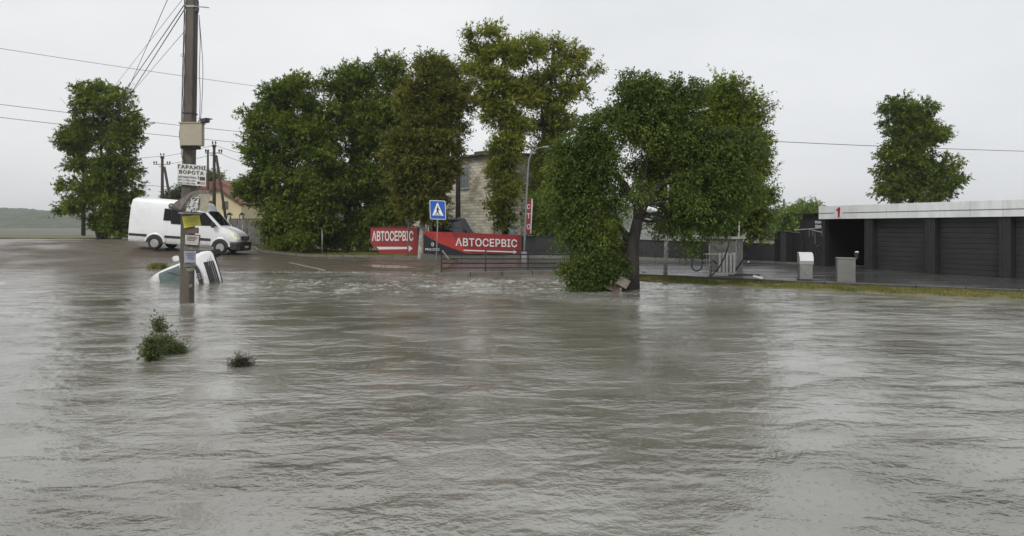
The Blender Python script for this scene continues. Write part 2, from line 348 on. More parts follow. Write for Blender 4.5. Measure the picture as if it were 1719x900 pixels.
wo_ = np_mesh('flood_water', V, F1, m_water, smooth=True); tag(wo_, kind='structure')
fa = wo_.data.attributes.new('foam', 'FLOAT', 'POINT'); fa.data.foreach_set('value', np.concatenate([foam.ravel(), np.zeros(4)]).astype(np.float32))

# ---------------------------------------------------------------- vegetation
m_bark = mat('bark', (.018, .015, .012), .85, (.035, .03, .025), 8, 1, 40, stretch=(1, 1, .3))
m_barkw = mat('whitewashed_bark', (.42, .40, .34), .8, (.16, .14, .11), 5, .8, 30)
def leaves(C, D, size, per, spread, seed, asp=.55, droop=.0, tri=False):
    """C: twig start points, D: twig vectors. Leaves set along each twig. Returns verts, faces"""
    g = np.random.default_rng(seed); n = len(C); N = n*per
    tt = g.random(N); idx = np.repeat(np.arange(n), per)
    pos = C[idx]+D[idx]*tt[:, None]+g.normal(0, 1, (N, 3))*spread
    pos[:, 2] -= droop*tt**2
    dr = D[idx]/np.linalg.norm(D[idx], axis=1, keepdims=True)+g.normal(0, .7, (N, 3)); dr[:, 2] -= .25+droop
    dr /= np.linalg.norm(dr, axis=1, keepdims=True)
    up = g.normal(0, .55, (N, 3)); up[:, 2] += 1.0
    sd = np.cross(dr, up); sd /= (np.linalg.norm(sd, axis=1, keepdims=True)+1e-6)
    sz = size*g.uniform(.6, 1.35, N)[:, None]; nn = np.cross(sd, dr)*sz*.12
    if tri:
        V = np.stack([pos-sd*sz*asp*.5, pos+sd*sz*asp*.5, pos+dr*sz], 1).reshape(-1, 3); return V, np.arange(N*3).reshape(-1, 3)
    a = pos; b_ = pos+dr*sz*.5+sd*sz*asp*.5-nn; c = pos+dr*sz; d_ = pos+dr*sz*.5-sd*sz*asp*.5-nn
    V = np.stack([a, b_, c, d_], 1).reshape(-1, 3); Fc = np.arange(N*4).reshape(-1, 4)
    return V, Fc
def curve_pts(a, b, n, wob, g, sag=0):
    a = np.array(a); b = np.array(b); t = np.linspace(0, 1, n)[:, None]; p = a*(1-t)+b*t
    w = g.normal(0, wob, (n, 3)); w[0] = 0; w[-1] *= .3; p = p+w; p[:, 2] += sag*np.sin(t[:, 0]*math.pi); return p
def tree(name, label, cat, trunk, lobes, lm, Y, leaf=.16, nleaf=30000, seed=1, tr=.22, group=None, per=14, twig=.55, bark=None, limbs=26, white=None, dscale=.75, droop=0., fork=None, shell=.5, spread=.045, puffs=30, puff=.34):
    """trunk: [(px,py,dY)] from base; lobes: (px,py,rx,ry,weight[,dY]) in photo pixels at distance Y"""
    g = np.random.default_rng(seed); bark = bark or m_bark; k = Y/F
    tp = [P(p[0], p[1], Y+(p[2] if len(p) > 2 else 0)) for p in trunk]
    base = tp[0].copy(); root = thing(name, label, cat, base, 0, group)
    n = len(tp); rs = [tr*(1-(.36 if fork else .75)*i/(n-1)) for i in range(n)]; rs[0] *= 1.25
    if white:
        wz = Z(white, Y); q0 = tp[0]; q1 = tp[1]
        f = (wz-q0.z)/(q1.z-q0.z); qm = q0.lerp(q1, f); rm = rs[0]+(rs[1]-rs[0])*f
        MB().tube([q0, q0.lerp(qm, .12), qm], [rs[0]*1.15, rs[0]*.9, rm*1.0], 10).build('whitewashed_base', m_barkw, root, smooth=True)
        tp = [qm]+tp[1:]; rs = [rm]+rs[1:]
    MB().tube(tp, rs, 10).build('trunk', bark, root, smooth=True)
    Tn = np.array([list(p) for p in tp])
    if fork:
        mb = MB()
        for fp in fork:
            pts = [P(p[0], p[1], Y+(p[2] if len(p) > 2 else 0)) for p in fp]; r0 = tr*.62
            mb.tube(pts, [r0*(1-.8*i/(len(pts)-1)) for i in range(len(pts))], 8)
            Tn = np.concatenate([Tn, np.array([list(p) for p in pts])])
        mb.build('main_limb', bark, root, smooth=True)
    # twig starts
    wts = np.array([lb[2]*lb[3]*lb[4] for lb in lobes]); wts = wts/wts.sum(); ntw = max(10, nleaf//per); Cs = []; Ds = []; bm_ = MB(); nl = max(1, int(limbs))
    for lb, w in zip(lobes, wts):
        c = np.array(P(lb[0], lb[1], Y+(lb[5] if len(lb) > 5 else 0))); rad = np.array([lb[2]*k, (lb[2]+lb[3])/2*k*dscale, lb[3]*k])
        m_ = max(2, int(ntw*w)); nclump = int(np.clip(puffs*lb[4], 5, max(5, m_/6)))
        dv = g.normal(0, 1, (nclump, 3)); dv /= np.linalg.norm(dv, axis=1, keepdims=True)
        cc = c+dv*rad*(g.random((nclump, 1))**shell)*.90
        pr = np.minimum(rad.mean()*.5, puff*(rad.mean()**.6))*g.uniform(.6, 1.35, nclump)
        ci = g.integers(0, nclump, m_); un = g.normal(0, 1, (m_, 3)); un /= np.linalg.norm(un, axis=1, keepdims=True); un[:, 2] = un[:, 2]*.6
        st = cc[ci]+un*(pr[ci]*g.random(m_)**.45)[:, None]; out = dv[ci]*.45+un*.8+g.normal(0, .35, (m_, 3)); out[:, 2] += .12-droop*1.2; out /= np.linalg.norm(out, axis=1, keepdims=True)
        Cs.append(st); Ds.append(out*twig*g.uniform(.5, 1.4, (m_, 1)))
        # limbs reaching the clumps
        for q in cc[g.choice(nclump, min(nclump, max(2, int(nl*w)+1)), replace=False)]:
            cand = Tn[(Tn[:, 2] < q[2]+.3)]
            if len(cand) == 0: cand = Tn
            a = cand[np.argmin(np.linalg.norm((cand-q)*np.array([1, 1, .6]), axis=1))]; ln = np.linalg.norm(q-a)
            if ln < .3: continue
            p = curve_pts(a, q, 6, ln*.035, g, ln*.08); r0 = min(tr*.42, .018*ln+.015)
            bm_.tube(list(map(Vector, p)), [r0*(1-.85*i/5) for i in range(6)], 5, False)
            for _ in range(3):
                s_ = p[g.integers(2, 5)]; e_ = q+g.normal(0, .35, 3)*rad
                pp = curve_pts(s_, e_, 4, .05, g, .1); bm_.tube(list(map(Vector, pp)), [r0*.4, r0*.3, r0*.2, .006], 4, False)
    if bm_.v: bm_.build('branches', bark, root, smooth=True)
    C = np.concatenate(Cs); D = np.concatenate(Ds)
    V, Fc = leaves(C, D, leaf, per, spread, seed+50, droop=droop, tri=Y > 24)
    # visible twigs carrying the leaves
    sel = g.choice(len(C), min(len(C), 900), replace=False); tv = []; tf = []
    for q, j in enumerate(sel):
        a, e_ = C[j], C[j]+D[j]; tv += [a+[.008, 0, 0], a-[.008, 0, 0], e_]; tf.append((3*q, 3*q+1, 3*q+2))
    np_mesh('crown', V, Fc, lm, root)
    np_mesh('twigs', np.array(tv), np.array(tf), bark, root)
    return root
lm_dark = leafmat('leaf_dark', [(.060, .100, .014), (.130, .190, .024), (.26, .30, .04)])
lm_mid = leafmat('leaf_mid', [(.070, .112, .014), (.145, .205, .024), (.27, .315, .04)])
lm_olive = leafmat('leaf_olive', [(.080, .098, .016), (.155, .172, .028), (.27, .24, .05)])
lm_yel = leafmat('leaf_yellow', [(.105, .145, .016), (.22, .26, .028), (.40, .39, .045)], .35)
lm_lime = leafmat('leaf_lime', [(.065, .12, .016), (.13, .20, .028), (.22, .30, .05)], .35)
lm_elm = leafmat('leaf_elm', [(.048, .086, .016), (.10, .152, .028), (.20, .25, .05)])
lm_far = leafmat('leaf_far', [(.05, .075, .03), (.08, .11, .04), (.13, .15, .06)])
tree('dense_tree', 'broad dark green tree overhanging the yellow house, leftmost of the tall row', 'tree', [(478, 420), (482, 330), (476, 230), (480, 150)],
     [(482, 158, 50, 36, 1), (450, 205, 40, 40, 1), (505, 215, 55, 50, 1), (445, 265, 40, 40, 1), (500, 290, 65, 50, 1), (444, 316, 42, 30, 1), (413, 316, 20, 17, .8), (520, 350, 60, 40, 1), (472, 352, 36, 26, 1), (490, 378, 60, 22, .9), (535, 210, 34, 60, 1), (545, 300, 40, 60, 1)],
     lm_dark, 38, .17, 150000, 11, .26, 'tall roadside trees')
tree('dense_tree', 'dark leafy tree with a ragged top standing second in the tall row', 'tree', [(581, 422), (585, 320), (595, 230), (610, 120)],
     [(580, 140, 42, 42, 1), (612, 165, 40, 50, 1), (652, 118, 34, 34, .8), (655, 175, 40, 45, .9), (590, 220, 62, 50, 1), (600, 290, 65, 50, 1), (560, 330, 45, 40, 1), (625, 345, 52, 45, 1), (590, 392, 62, 26, 1), (545, 385, 30, 30, 1), (640, 240, 40, 60, 1), (655, 320, 40, 50, 1), (650, 378, 42, 26, 1)],
     lm_dark, 40, .17, 170000, 12, .24, 'tall roadside trees', white=372)
tree('lime_tree', 'olive brown leafed tree behind the pedestrian sign, trunk base whitewashed', 'tree', [(706, 438), (712, 330), (722, 220), (732, 110)],
     [(728, 122, 34, 40, 1), (755, 165, 42, 46, 1), (700, 175, 42, 48, 1), (735, 225, 50, 50, 1), (690, 240, 42, 40, 1), (712, 285, 50, 45, 1), (738, 290, 26, 34, .9), (708, 335, 40, 34, 1), (722, 358, 26, 15, .8), (672, 290, 30, 40, .8)],
     lm_olive, 33.5, .155, 140000, 13, .17, 'tall roadside trees', white=374, per=16)
tree('tall_tree', 'tall tree with a leafy column below and open yellow green crown above', 'tree', [(849, 425), (848, 330), (846, 230), (850, 120), (838, 60)],
     [(818, 72, 36, 26, .55), (795, 110, 26, 30, .5), (845, 105, 40, 34, .7), (880, 85, 30, 28, .5), (830, 150, 44, 32, .8), (870, 150, 40, 34, .7), (850, 195, 38, 30, .9), (848, 245, 22, 34, 1.3), (846, 300, 23, 36, 1.3), (842, 350, 17, 32, 1.2), (866, 215, 20, 30, 1.)],
     lm_yel, 41, .17, 84000, 14, .18, 'tall roadside trees', fork=[[(848, 235), (825, 160), (805, 90)], [(848, 235), (870, 160), (885, 90)], [(849, 190), (840, 120), (855, 60)]], twig=.7, limbs=60, shell=.33, puffs=19, puff=.30)
tree('tall_tree', 'tall thin-topped tree with bare twigs showing, right of the leafy column tree', 'tree', [(905, 425), (908, 330), (915, 230), (925, 140), (930, 70)],
     [(925, 85, 28, 26, .5), (960, 85, 30, 24, .4), (985, 120, 28, 24, .4), (945, 130, 36, 30, .5), (970, 160, 30, 24, .4), (912, 150, 34, 36, .7), (925, 205, 44, 36, .9), (915, 265, 25, 38, 1.3), (930, 285, 32, 44, 1.2), (917, 330, 27, 38, 1.3)],
     lm_yel, 43, .17, 72000, 15, .18, 'tall roadside trees', fork=[[(915, 240), (945, 170), (970, 100), (985, 85)], [(925, 200), (965, 160), (1005, 125)], [(915, 230), (905, 150), (900, 80)]], twig=.7, limbs=70, shell=.33, puffs=18, puff=.29)
tree('bushy_tree', 'light green bushy young tree just behind the black fence', 'tree', [(915, 425), (915, 380), (916, 350)],
     [(905, 355, 22, 34, 1), (930, 350, 26, 36, 1), (915, 385, 30, 20, 1), (950, 380, 20, 22, .8)], lm_lime, 38, .15, 30000, 16, .06, limbs=10)
tree('weeping_elm', 'big spreading dark green tree standing in the flood water', 'tree', [(1058, 500), (1061, 452), (1062, 410), (1071, 368)],
     [(1075, 150, 50, 28, .9), (1130, 160, 52, 30, .9), (1040, 190, 44, 34, .9), (1100, 205, 62, 42, 1), (985, 225, 36, 38, .7), (960, 275, 42, 42, 1), (1015, 265, 46, 44, 1), (1150, 235, 60, 42, 1), (1090, 275, 46, 38, .8, .9), (1215, 245, 52, 38, 1), (1258, 240, 34, 28, .8), (1200, 295, 56, 40, 1), (1240, 310, 36, 40, .9),
      (945, 320, 28, 32, .8), (985, 325, 42, 36, .9), (1035, 330, 34, 32, .5, 1.2), (1150, 330, 40, 50, .9), (1162, 380, 20, 42, .7), (1060, 318, 30, 26, .2, -.9), (1215, 350, 36, 36, .9), (1118, 365, 30, 34, .4, 1.6), (965, 375, 34, 34, 1), (1012, 390, 44, 34, 1.2), (1000, 430, 42, 28, 1), (1040, 430, 26, 20, .4, .9)],
     lm_elm, 18.9, .088, 180000, 17, .26, per=16, twig=.40, limbs=90, puffs=34, puff=.26, droop=.22, spread=.04,
     fork=[[(1071, 368), (1085, 336, .1), (1119, 302, .2), (1160, 270, .3), (1205, 255, .4)], [(1071, 368), (1072, 330, .2), (1083, 290, .3), (1096, 225, .2), (1110, 165)], [(1072, 345), (1040, 300, .4), (1000, 255, .5), (975, 240, .5)], [(1119, 302, .2), (1150, 300, .3), (1172, 330, .3)], [(1062, 410), (1035, 375, .3), (1005, 350, .5)]])
tree('dense_tree', 'full green tree behind the grey kiosk, leaning over the black fence', 'tree', [(1236, 445), (1232, 340), (1228, 250), (1225, 160)],
     [(1212, 160, 40, 30, .9), (1250, 185, 36, 30, .9), (1190, 200, 40, 40, 1), (1240, 230, 50, 45, 1), (1262, 290, 32, 40, 1), (1220, 300, 52, 50, 1), (1262, 345, 32, 40, 1), (1215, 365, 48, 34, 1), (1160, 330, 40, 55, 1), (1120, 290, 40, 55, .9), (1262, 385, 22, 18, .9)],
     lm_mid, 26.5, .12, 120000, 18, .2, 'trees round the car wash', limbs=40)
tree('riverside_shrub', 'leafy shrub clogged with boards at the foot of the big tree', 'shrub', [(1012, 496), (1015, 470), (1010, 440)],
     [(975, 462, 30, 16, .8), (1005, 450, 36, 26, 1), (990, 480, 34, 12, 1), (1030, 448, 22, 22, .6, .5), (955, 455, 18, 10, .5)], lm_elm, 18.5, .075, 22000, 19, .035, per=12, twig=.3, limbs=30, spread=.03)
# trees past the edges of the view and beyond the car wash
tree('dense_tree', 'dark tree at the far left edge behind the white van', 'tree', [(170, 420), (172, 330), (170, 240)],
     [(165, 170, 45, 45, 1), (205, 215, 34, 50, 1), (150, 250, 50, 55, 1), (200, 300, 36, 55, 1), (150, 340, 60, 50, 1), (195, 375, 38, 30, 1)], lm_dark, 44, .19, 80000, 20, .25)
tree('dense_tree', 'dark green tree rising behind the right end of the car wash', 'tree', [(1530, 420), (1530, 330), (1535, 240)],
     [(1520, 195, 40, 42, 1), (1550, 235, 45, 45, 1), (1510, 265, 40, 40, 1), (1560, 300, 50, 40, 1), (1505, 315, 35, 30, 1)], lm_dark, 42, .19, 60000, 21, .25, 'trees round the car wash')
for (nm, lb, lobs, Yd, lm, sd_) in (
    ('orchard_tree', 'bright green rounded tree just left of the car wash roof', [(1335, 368, 22, 16, 1), (1355, 362, 22, 14, 1), (1325, 385, 22, 16, 1), (1350, 385, 26, 14, 1)], 60, lm_lime, 31),
    ('orchard_tree', 'darker green tree mound showing above the black annex of the car wash', [(1352, 352, 20, 10, 1), (1372, 350, 18, 9, 1), (1335, 354, 12, 8, 1), (1365, 362, 20, 10, 1)], 85, lm_mid, 32),
    ('orchard_tree', 'pale distant tree beside the grey roof gable beyond the fence', [(1303, 372, 12, 16, 1), (1296, 395, 14, 20, 1), (1310, 390, 10, 14, 1)], 90, lm_far, 33),
    ('garden_tree', 'small distant tree showing between the leaning poles at far left', [(288, 333, 12, 9, 1), (303, 330, 10, 12, 1), (312, 322, 8, 10, 1)], 90, lm_far, 34),
    ('garden_tree', 'tree behind the red roof ridge beside the garage doors sign', [(352, 302, 10, 12, 1), (340, 315, 12, 10, 1), (366, 300, 8, 9, .8)], 95, lm_mid, 35)):
    c = lobs[0]; tree(nm, lb, 'tree', [(c[0], 402), (c[0], 380), (c[0], c[1])], lobs, lm, Yd, .34, 5000, sd_, .18, limbs=6, twig=1.0, spread=.15)
# roadside bushes under the row
for (lb, lobs, Yd, lm, sd_) in (
    ('low green bush in front of the grey concrete fence', [(467, 399, 24, 13, 1), (455, 384, 11, 14, 1)], 38.5, lm_dark, 41),
    ('scrubby bush on the verge between thin white posts', [(480, 408, 18, 8, 1), (505, 402, 22, 12, 1)], 37, lm_mid, 42),
    ('dark undergrowth bush left of the red arrow board', [(555, 400, 30, 18, 1), (600, 402, 28, 16, 1), (525, 395, 22, 20, 1)], 41.5, lm_dark, 43)):
    c = lobs[0]; tree('roadside_bush', lb, 'bush', [(c[0], 420), (c[0], 408), (c[0], c[1])], lobs, lm, Yd, .13, 7000, sd_, .04, limbs=8, twig=.4)

# grass blades
m_grass = leafmat('grass_blade', [(.09, .11, .025), (.17, .18, .04), (.30, .25, .10)], .2)
def grass(name, xy, h, seed, lean=.35, w=.012):
    g = np.random.default_rng(seed); n = len(xy); zz = H(xy[:, 0], xy[:, 1]); B = np.column_stack([xy, zz])
    a = g.uniform(0, 6.28, n); s = np.column_stack([np.cos(a), np.sin(a), 0*a])*w; hh = h*g.uniform(.4, 1.3, n)
    T = B+np.column_stack([g.normal(0, lean, n)*hh, g.normal(0, lean, n)*hh, hh])
    V = np.stack([B-s, B+s, T], 1).reshape(-1, 3); return tag(np_mesh(name, V, np.arange(3*n).reshape(-1, 3), m_grass), kind='stuff')
def clumped(x, y, g, thr, sc): k = perlin(x*sc, y*sc, 61)+g.normal(0, .16, len(x)) > thr; return np.column_stack([x[k], y[k]])
g = np.random.default_rng(5)
x = g.uniform(3.0, 20, 46000); t_ = g.random(46000)**.8; y = shore(x)*(1-t_)+(kerbR(x)-.1)*t_+.02
go = grass('grass', clumped(x, y, g, -.12, 1.4), .075, 6, .6, .010); go['label'] = 'trampled yellow green grass along the forecourt kerb at the water edge'; go['category'] = 'grass'
x = g.uniform(-18.5, -5.0, 60000); y = kerbL(x)+.12+g.random(60000)**1.3*7
go = grass('grass', clumped(x, y, g, -.2, .8), .16, 7, .45, .016); go['label'] = 'rough roadside grass below the tall row of trees'; go['category'] = 'grass'
x = g.normal(-17.25, .16, 700); y = g.normal(29.0, .15, 700); go = grass('grass', np.column_stack([x, y]), .25, 8, .5, .02); go['label'] = 'tuft of light green grass above the overturned car'; go['category'] = 'grass'

# ---------------------------------------------------------------- hills
m_hill = mat('wooded_hill', (.025, .042, .018), .9, (.075, .095, .042), .09, 0, detail=8)
def hill(name, x0, x1, y0, y1, fn, nx, ny):
    Xa, Ya = np.meshgrid(np.linspace(x0, x1, nx), np.linspace(y0, y1, ny)); t = (Ya-y0)/(y1-y0)
    z = fn(Xa)*np.sin(np.clip(t*1.15, 0, 1)*math.pi*.5)+6.5*np.abs(perlin(Xa*.07, Ya*.07, 3))*np.minimum(1, t*12)+2.6*perlin(Xa*.2, Ya*.2, 4)-1.5
    tag(grid_mesh(name, Xa, Ya, z, m_hill), kind='structure')
hill('hill', 150, 520, 420, 640, lambda x: 21*np.exp(-((x-300)/150)**2)+4*perlin(x*.012, x*0, 8), 220, 80)
hill('hill', -700, 150, 520, 760, lambda x: 24+7*perlin(x*.01, x*0, 9), 380, 50)

# ---------------------------------------------------------------- common paints
m_white = mat('white_paint', (.78, .79, .79), .28, (.60, .60, .58), 1.3, coat=.4, lo=.45, hi=.75)
m_trim = mat('black_plastic', (.018, .018, .019), .45, (.03, .03, .03), 6)
m_glass = mat('dark_glass', (.012, .016, .016), .04, spec=.9)
m_film = mat('black_film', (.008, .008, .009), .16, spec=.25)
m_tglass = mat('tinted_windscreen', (.05, .085, .08), .05, (.10, .14, .13), 2, spec=.9)
m_tyre = mat('tyre_rubber', (.014, .014, .014), .8, (.025, .024, .022), 14)
m_rim = mat('steel_rim', (.45, .45, .44), .35, (.30, .29, .28), 12, metal=.6)
m_galv = mat('galvanised_steel', (.36, .37, .37), .42, (.25, .25, .245), 9, metal=.35)
m_steel = mat('brushed_steel', (.62, .62, .60), .22, (.50, .50, .48), 3, metal=.85, stretch=(1, 1, 6))
m_black = mat('black_paint', (.014, .013, .014), .38, (.028, .026, .026), 5)
m_conc = mat('pole_concrete', (.075, .062, .050), .85, (.125, .108, .090), 2.2, .7, 45, stretch=(1, 1, .45))
m_wood = mat('tarred_wood', (.035, .028, .024), .85, (.06, .048, .04), 5, .7, 30, stretch=(1, 1, .2))
m_porc = mat('insulator', (.05, .04, .035), .25)
m_cable = mat('cable_black', (.02, .02, .02), .6)
m_cableg = mat('cable_grey', (.16, .16, .16), .6)

def loft(rings, cap=True):
    """rings: list of equal length lists of points -> MB"""
    mb = MB(); n = len(rings[0]); vs = [p for r in rings for p in r]
    fs = [(i*n+k, i*n+(k+1) % n, (i+1)*n+(k+1) % n, (i+1)*n+k) for i in range(len(rings)-1) for k in range(n)]
    if cap: fs += [tuple(range(n-1, -1, -1)), tuple((len(rings)-1)*n+k for k in range(n))]
    return mb.add(vs, fs)
FT = [0, .0, .06, .2, .46, .70, .90, .965, 1.0, 1.008]; WT = [.0, .90, .975, 1.0, 1.0, .95, .885, .82, .62, .0]
def car_ring(x, T, w, b0):
    half = [(w*WT[i], b0+FT[i]*(T-b0)) for i in range(len(FT))]
    return [Vector((x, a, z)) for a, z in half]+[Vector((x, -a, z)) for a, z in half[-2:0:-1]]
def side_w(st, x, z, b0):
    xs_ = [s[0] for s in st]; T = np.interp(x, xs_, [s[1] for s in st]); w = np.interp(x, xs_, [s[2] for s in st])
    return float(np.interp((z-b0)/(T-b0), FT[1:], WT[1:])*w)
def side_patch(st, b0, pts, side, off=.008, t=.012):
    """a pane following the body side; pts (x,z)"""
    mb = MB(); top = [Vector((x, side*(side_w(st, x, z, b0)+off), z)) for x, z in pts]; n = Vector((0, side, 0))
    return mb.prism(top if side < 0 else top[::-1], n, t)
def wheel(root, x, y, z, r, w, side, name='wheel', rimm=None):
    ax = Matrix.Rotation(R(90)*(-side if True else 1), 3, 'X')
    ax = Matrix(((1, 0, 0), (0, 0, side), (0, -side, 0))) if side > 0 else Matrix(((1, 0, 0), (0, 0, -1), (0, 1, 0)))
    wr = MB().lathe((x, y, z), [(r*.66, w/2*.9), (r*.9, w/2), (r, w/2*.75), (r, -w/2*.75), (r*.9, -w/2), (r*.6, -w/2)], 28, ax).build('wheel', m_tyre, root, local=True, smooth=False)
    MB().lathe((x, y, z), [(r*.66, w/2*.92), (r*.64, w/2*1.02), (r*.60, w/2*.70), (r*.46, w/2*.55), (r*.42, w/2*.8), (r*.26, w/2*.82), (r*.22, w/2*1.0), (r*.0001, w/2*1.02)][::-1], 24, ax).build('rim', rimm or m_rim, wr, local=True, smooth=False)
    h = MB()
    for k in range(10):
        a = 2*math.pi*k/10; c = Vector((x, y, z))+ax @ Vector((r*.53*math.cos(a), r*.53*math.sin(a), w/2*.72)); h.lathe(c, [(r*.055, -.012), (r*.055, .012)], 8, ax)
    h.build('rim_hole', m_trim, wr, local=True)['kind'] = 'stuff'
    return wr

def dirty(name, c, z0, z1, mud=(.22, .19, .15)):
    m = mat(name, c, .28, tuple(.86*q for q in c), 1.3, coat=.4, lo=.45, hi=.75); t = m.node_tree; l = t.links.new; b = t.nodes['Principled BSDF']
    src = b.inputs['Base Color'].links[0].from_socket; ge = t.nodes.new('ShaderNodeNewGeometry'); sp = t.nodes.new('ShaderNodeSeparateXYZ'); l(ge.outputs['Position'], sp.inputs[0])
    mr = t.nodes.new('ShaderNodeMapRange'); mr.inputs['From Min'].default_value = z1; mr.inputs['From Max'].default_value = z0; mr.inputs['To Max'].default_value = 1.0; l(sp.outputs[2], mr.inputs[0])
    n = t.nodes.new('ShaderNodeTexNoise'); n.inputs['Scale'].default_value = 5; n.inputs['Detail'].default_value = 8; n.inputs['Roughness'].default_value = .7; l(ge.outputs['Position'], n.inputs['Vector'])
    r_ = t.nodes.new('ShaderNodeMapRange'); r_.inputs['From Min'].default_value = .35; r_.inputs['From Max'].default_value = .75; l(n.outputs[0], r_.inputs[0])
    mu = t.nodes.new('ShaderNodeMath'); mu.operation = 'MULTIPLY'; l(mr.outputs[0], mu.inputs[0]); l(r_.outputs[0], mu.inputs[1])
    mx_ = t.nodes.new('ShaderNodeMix'); mx_.data_type = 'RGBA'; l(mu.outputs[0], mx_.inputs[0]); l(src, mx_.inputs[6]); mx_.inputs[7].default_value = (*mud, 1); l(mx_.outputs[2], b.inputs['Base Color']); return m
m_van = dirty('van_paint', (.78, .79, .79), .7, 1.9)
# ---------------------------------------------------------------- white van
vx, vy, vz = X(367, 33.0), 33.95, .55
van = thing('delivery_van', 'white high-roof van parked on the wet road behind the concrete pole', 'van', (vx, vy, vz)); van.rotation_euler = (0, R(4.2), R(4))
VS = [(-4.95, 2.62, .93), (-4.9, 2.74, .97), (-4.7, 2.80, .99), (-1.9, 2.78, .99), (-1.45, 2.76, .985), (-1.2, 2.72, .98), (-1.02, 2.52, .975), (-.88, 2.30, .97), (-.1, 1.52, .97), (.15, 1.46, .965), (.5, 1.34, .95), (.78, 1.20, .91), (.93, 1.07, .84), (1.0, .92, .74)]
VS = [(x if x <= 0 else x*.9, T, w) for x, T, w in VS]
loft([car_ring(x, T, w, .34) for x, T, w in VS]).build('body', m_van, van, local=True, smooth=True, bev=.012)
def top_patch(st, x0, x1, wy, n=8, off=.02):
    xs_ = [s[0] for s in st]; rows = []
    for i in range(n+1):
        x = x0+(x1-x0)*i/n; T = np.interp(x, xs_, [s[1] for s in st]); w = np.interp(x, xs_, [s[2] for s in st]); row = []
        for j in range(13):
            u = -1+2*j/12; y = u*wy*w; f = np.interp(abs(y)/w, [0, .62, .82, .885], [1.008, 1.0, .965, .90]); row.append(Vector((x+.012, y, .34+f*(T-.34)+off)))
        rows.append(row)
    mb = MB(); vs = [p for r in rows for p in r]; fs = [(i*13+j, (i+1)*13+j, (i+1)*13+j+1, i*13+j+1) for i in range(n) for j in range(12)]
    return mb.add(vs, fs)
top_patch(VS, -.14, -.86, .80).build('windscreen', m_glass, van, local=True, smooth=True)
for s in (-1, 1):
    side_patch(VS, .34, [(-.28, 1.50), (-.63, 1.85), (-.98, 2.20), (-1.5, 2.22), (-1.5, 1.85), (-1.5, 1.46)], s, .03, .04).build('door_window', m_film, van, local=True)
    side_patch(VS, .34, [(-1.55, 1.46), (-1.55, 1.85), (-1.55, 2.24), (-2.13, 2.25), (-2.71, 2.26), (-2.71, 1.85), (-2.71, 1.46), (-2.13, 1.46)], s, .03, .04).build('side_window', m_film, van, local=True)
    side_patch(VS, .34, [(-2.73, 1.62), (-2.73, 1.9), (-2.73, 2.26), (-3.12, 2.28), (-3.12, 1.9), (-3.12, 1.62)], s, .03, .04).build('side_window', m_film, van, local=True)
    side_patch(VS, .34, [(-.55, .66), (-.55, .80), (-1.75, .80), (-3.0, .80), (-3.0, .66)], s, .02, .03).build('rubbing_strip', m_trim, van, local=True)
    side_patch(VS, .34, [(-3.95, .66), (-3.95, .80), (-4.9, .80), (-4.9, .66)], s, .02, .03).build('rubbing_strip', m_trim, van, local=True)
    for (xa, xb, za, zb) in ((-1.52, -1.53, .40, 2.3), (-2.98, -2.99, .40, 2.5)):
        side_patch(VS, .34, [(xa, za), (xa, zb), (xb-.012, zb), (xb-.012, za)], s, .003, .01).build('door_seam', m_trim, van, local=True)
    for zz_ in (1.18, 2.42): side_patch(VS, .34, [(-1.6, zz_), (-1.6, zz_+.012), (-4.85, zz_+.012), (-4.85, zz_)], s, .002, .01).build('body_crease', m_galv, van, local=True)
    side_patch(VS, .34, [(-1.38, 1.20), (-1.38, 1.25), (-1.2, 1.25), (-1.2, 1.20)], s, .03, .03).build('door_handle', m_trim, van, local=True)
    hl = side_patch(VS, .34, [(.90, .86), (.78, .84), (.56, 1.02), (.44, 1.22), (.60, 1.20), (.84, 1.04)], s, .035, .05)
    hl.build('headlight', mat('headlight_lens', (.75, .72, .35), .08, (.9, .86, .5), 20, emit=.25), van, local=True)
    MB().box((-.42, s*1.12, 1.56), (.16, .20, .30), ch=.04).build('wing_mirror', m_trim, van, local=True)
    for ax_ in (0, -3.5):
        mb = MB(); ar = [Vector((ax_+.47*math.cos(a), s*1.0, max(.30, .36+.47*math.sin(a)))) for a in np.linspace(0, math.pi, 17)]
        mb.prism(ar if s < 0 else ar[::-1], (0, s, 0), .05).build('wheel_arch', m_trim, van, local=True)
        rg = MB(); a_ = np.linspace(.12, math.pi-.12, 15); rr = [[Vector((ax_+q*math.cos(a), s*yy_, .36+q*math.sin(a))) for a in a_] for q, yy_ in ((.46, 1.012), (.53, 1.006), (.56, .985))]
        vs_ = [p for r_ in rr for p in r_]; rg.add(vs_, [(i*15+j, i*15+j+1, (i+1)*15+j+1, (i+1)*15+j) for i in range(2) for j in range(14)])
        rg.build('arch_flare', m_van, van, local=True, smooth=True)
        wheel(van, ax_, s*.90, .345, .345, .235, s)
br = [[Vector((x, y*w, z)) for (y, z) in ((-.9, .2), (-1, .28), (-1, .62), (-.96, .70), (.96, .70), (1, .62), (1, .28), (.9, .2))] for x, w in ((.52, 1.0), (.85, .96), (1.0, .86), (1.07, .70))]
loft(br).build('front_bumper', m_trim, van, local=True, bev=.02)
gp = [Vector((1.015, y, z)) for y, z in ((-.40, .80), (-.52, 1.02), (.52, 1.02), (.40, .80))]
gr = MB().prism(gp, (1, 0, 0), .10).build('grille', m_trim, van, local=True)
for k in range(3): MB().box((1.022, 0, .85+.055*k), (.012, .86, .012)).build('grille_bar', m_galv, gr, local=True)
em = MB(); em.lathe((1.035, 0, .91), [(.085, -.008), (.085, .008), (.070, .008), (.070, -.008)], 20, Matrix(((0, 0, 1), (0, 1, 0), (-1, 0, 0))))
em2 = MB()
for a in (90, 210, 330): em2.bar((1.04, 0, .91), (1.04, .075*math.cos(R(a)), .91+.075*math.sin(R(a))), .012, .018, (1, 0, 0))
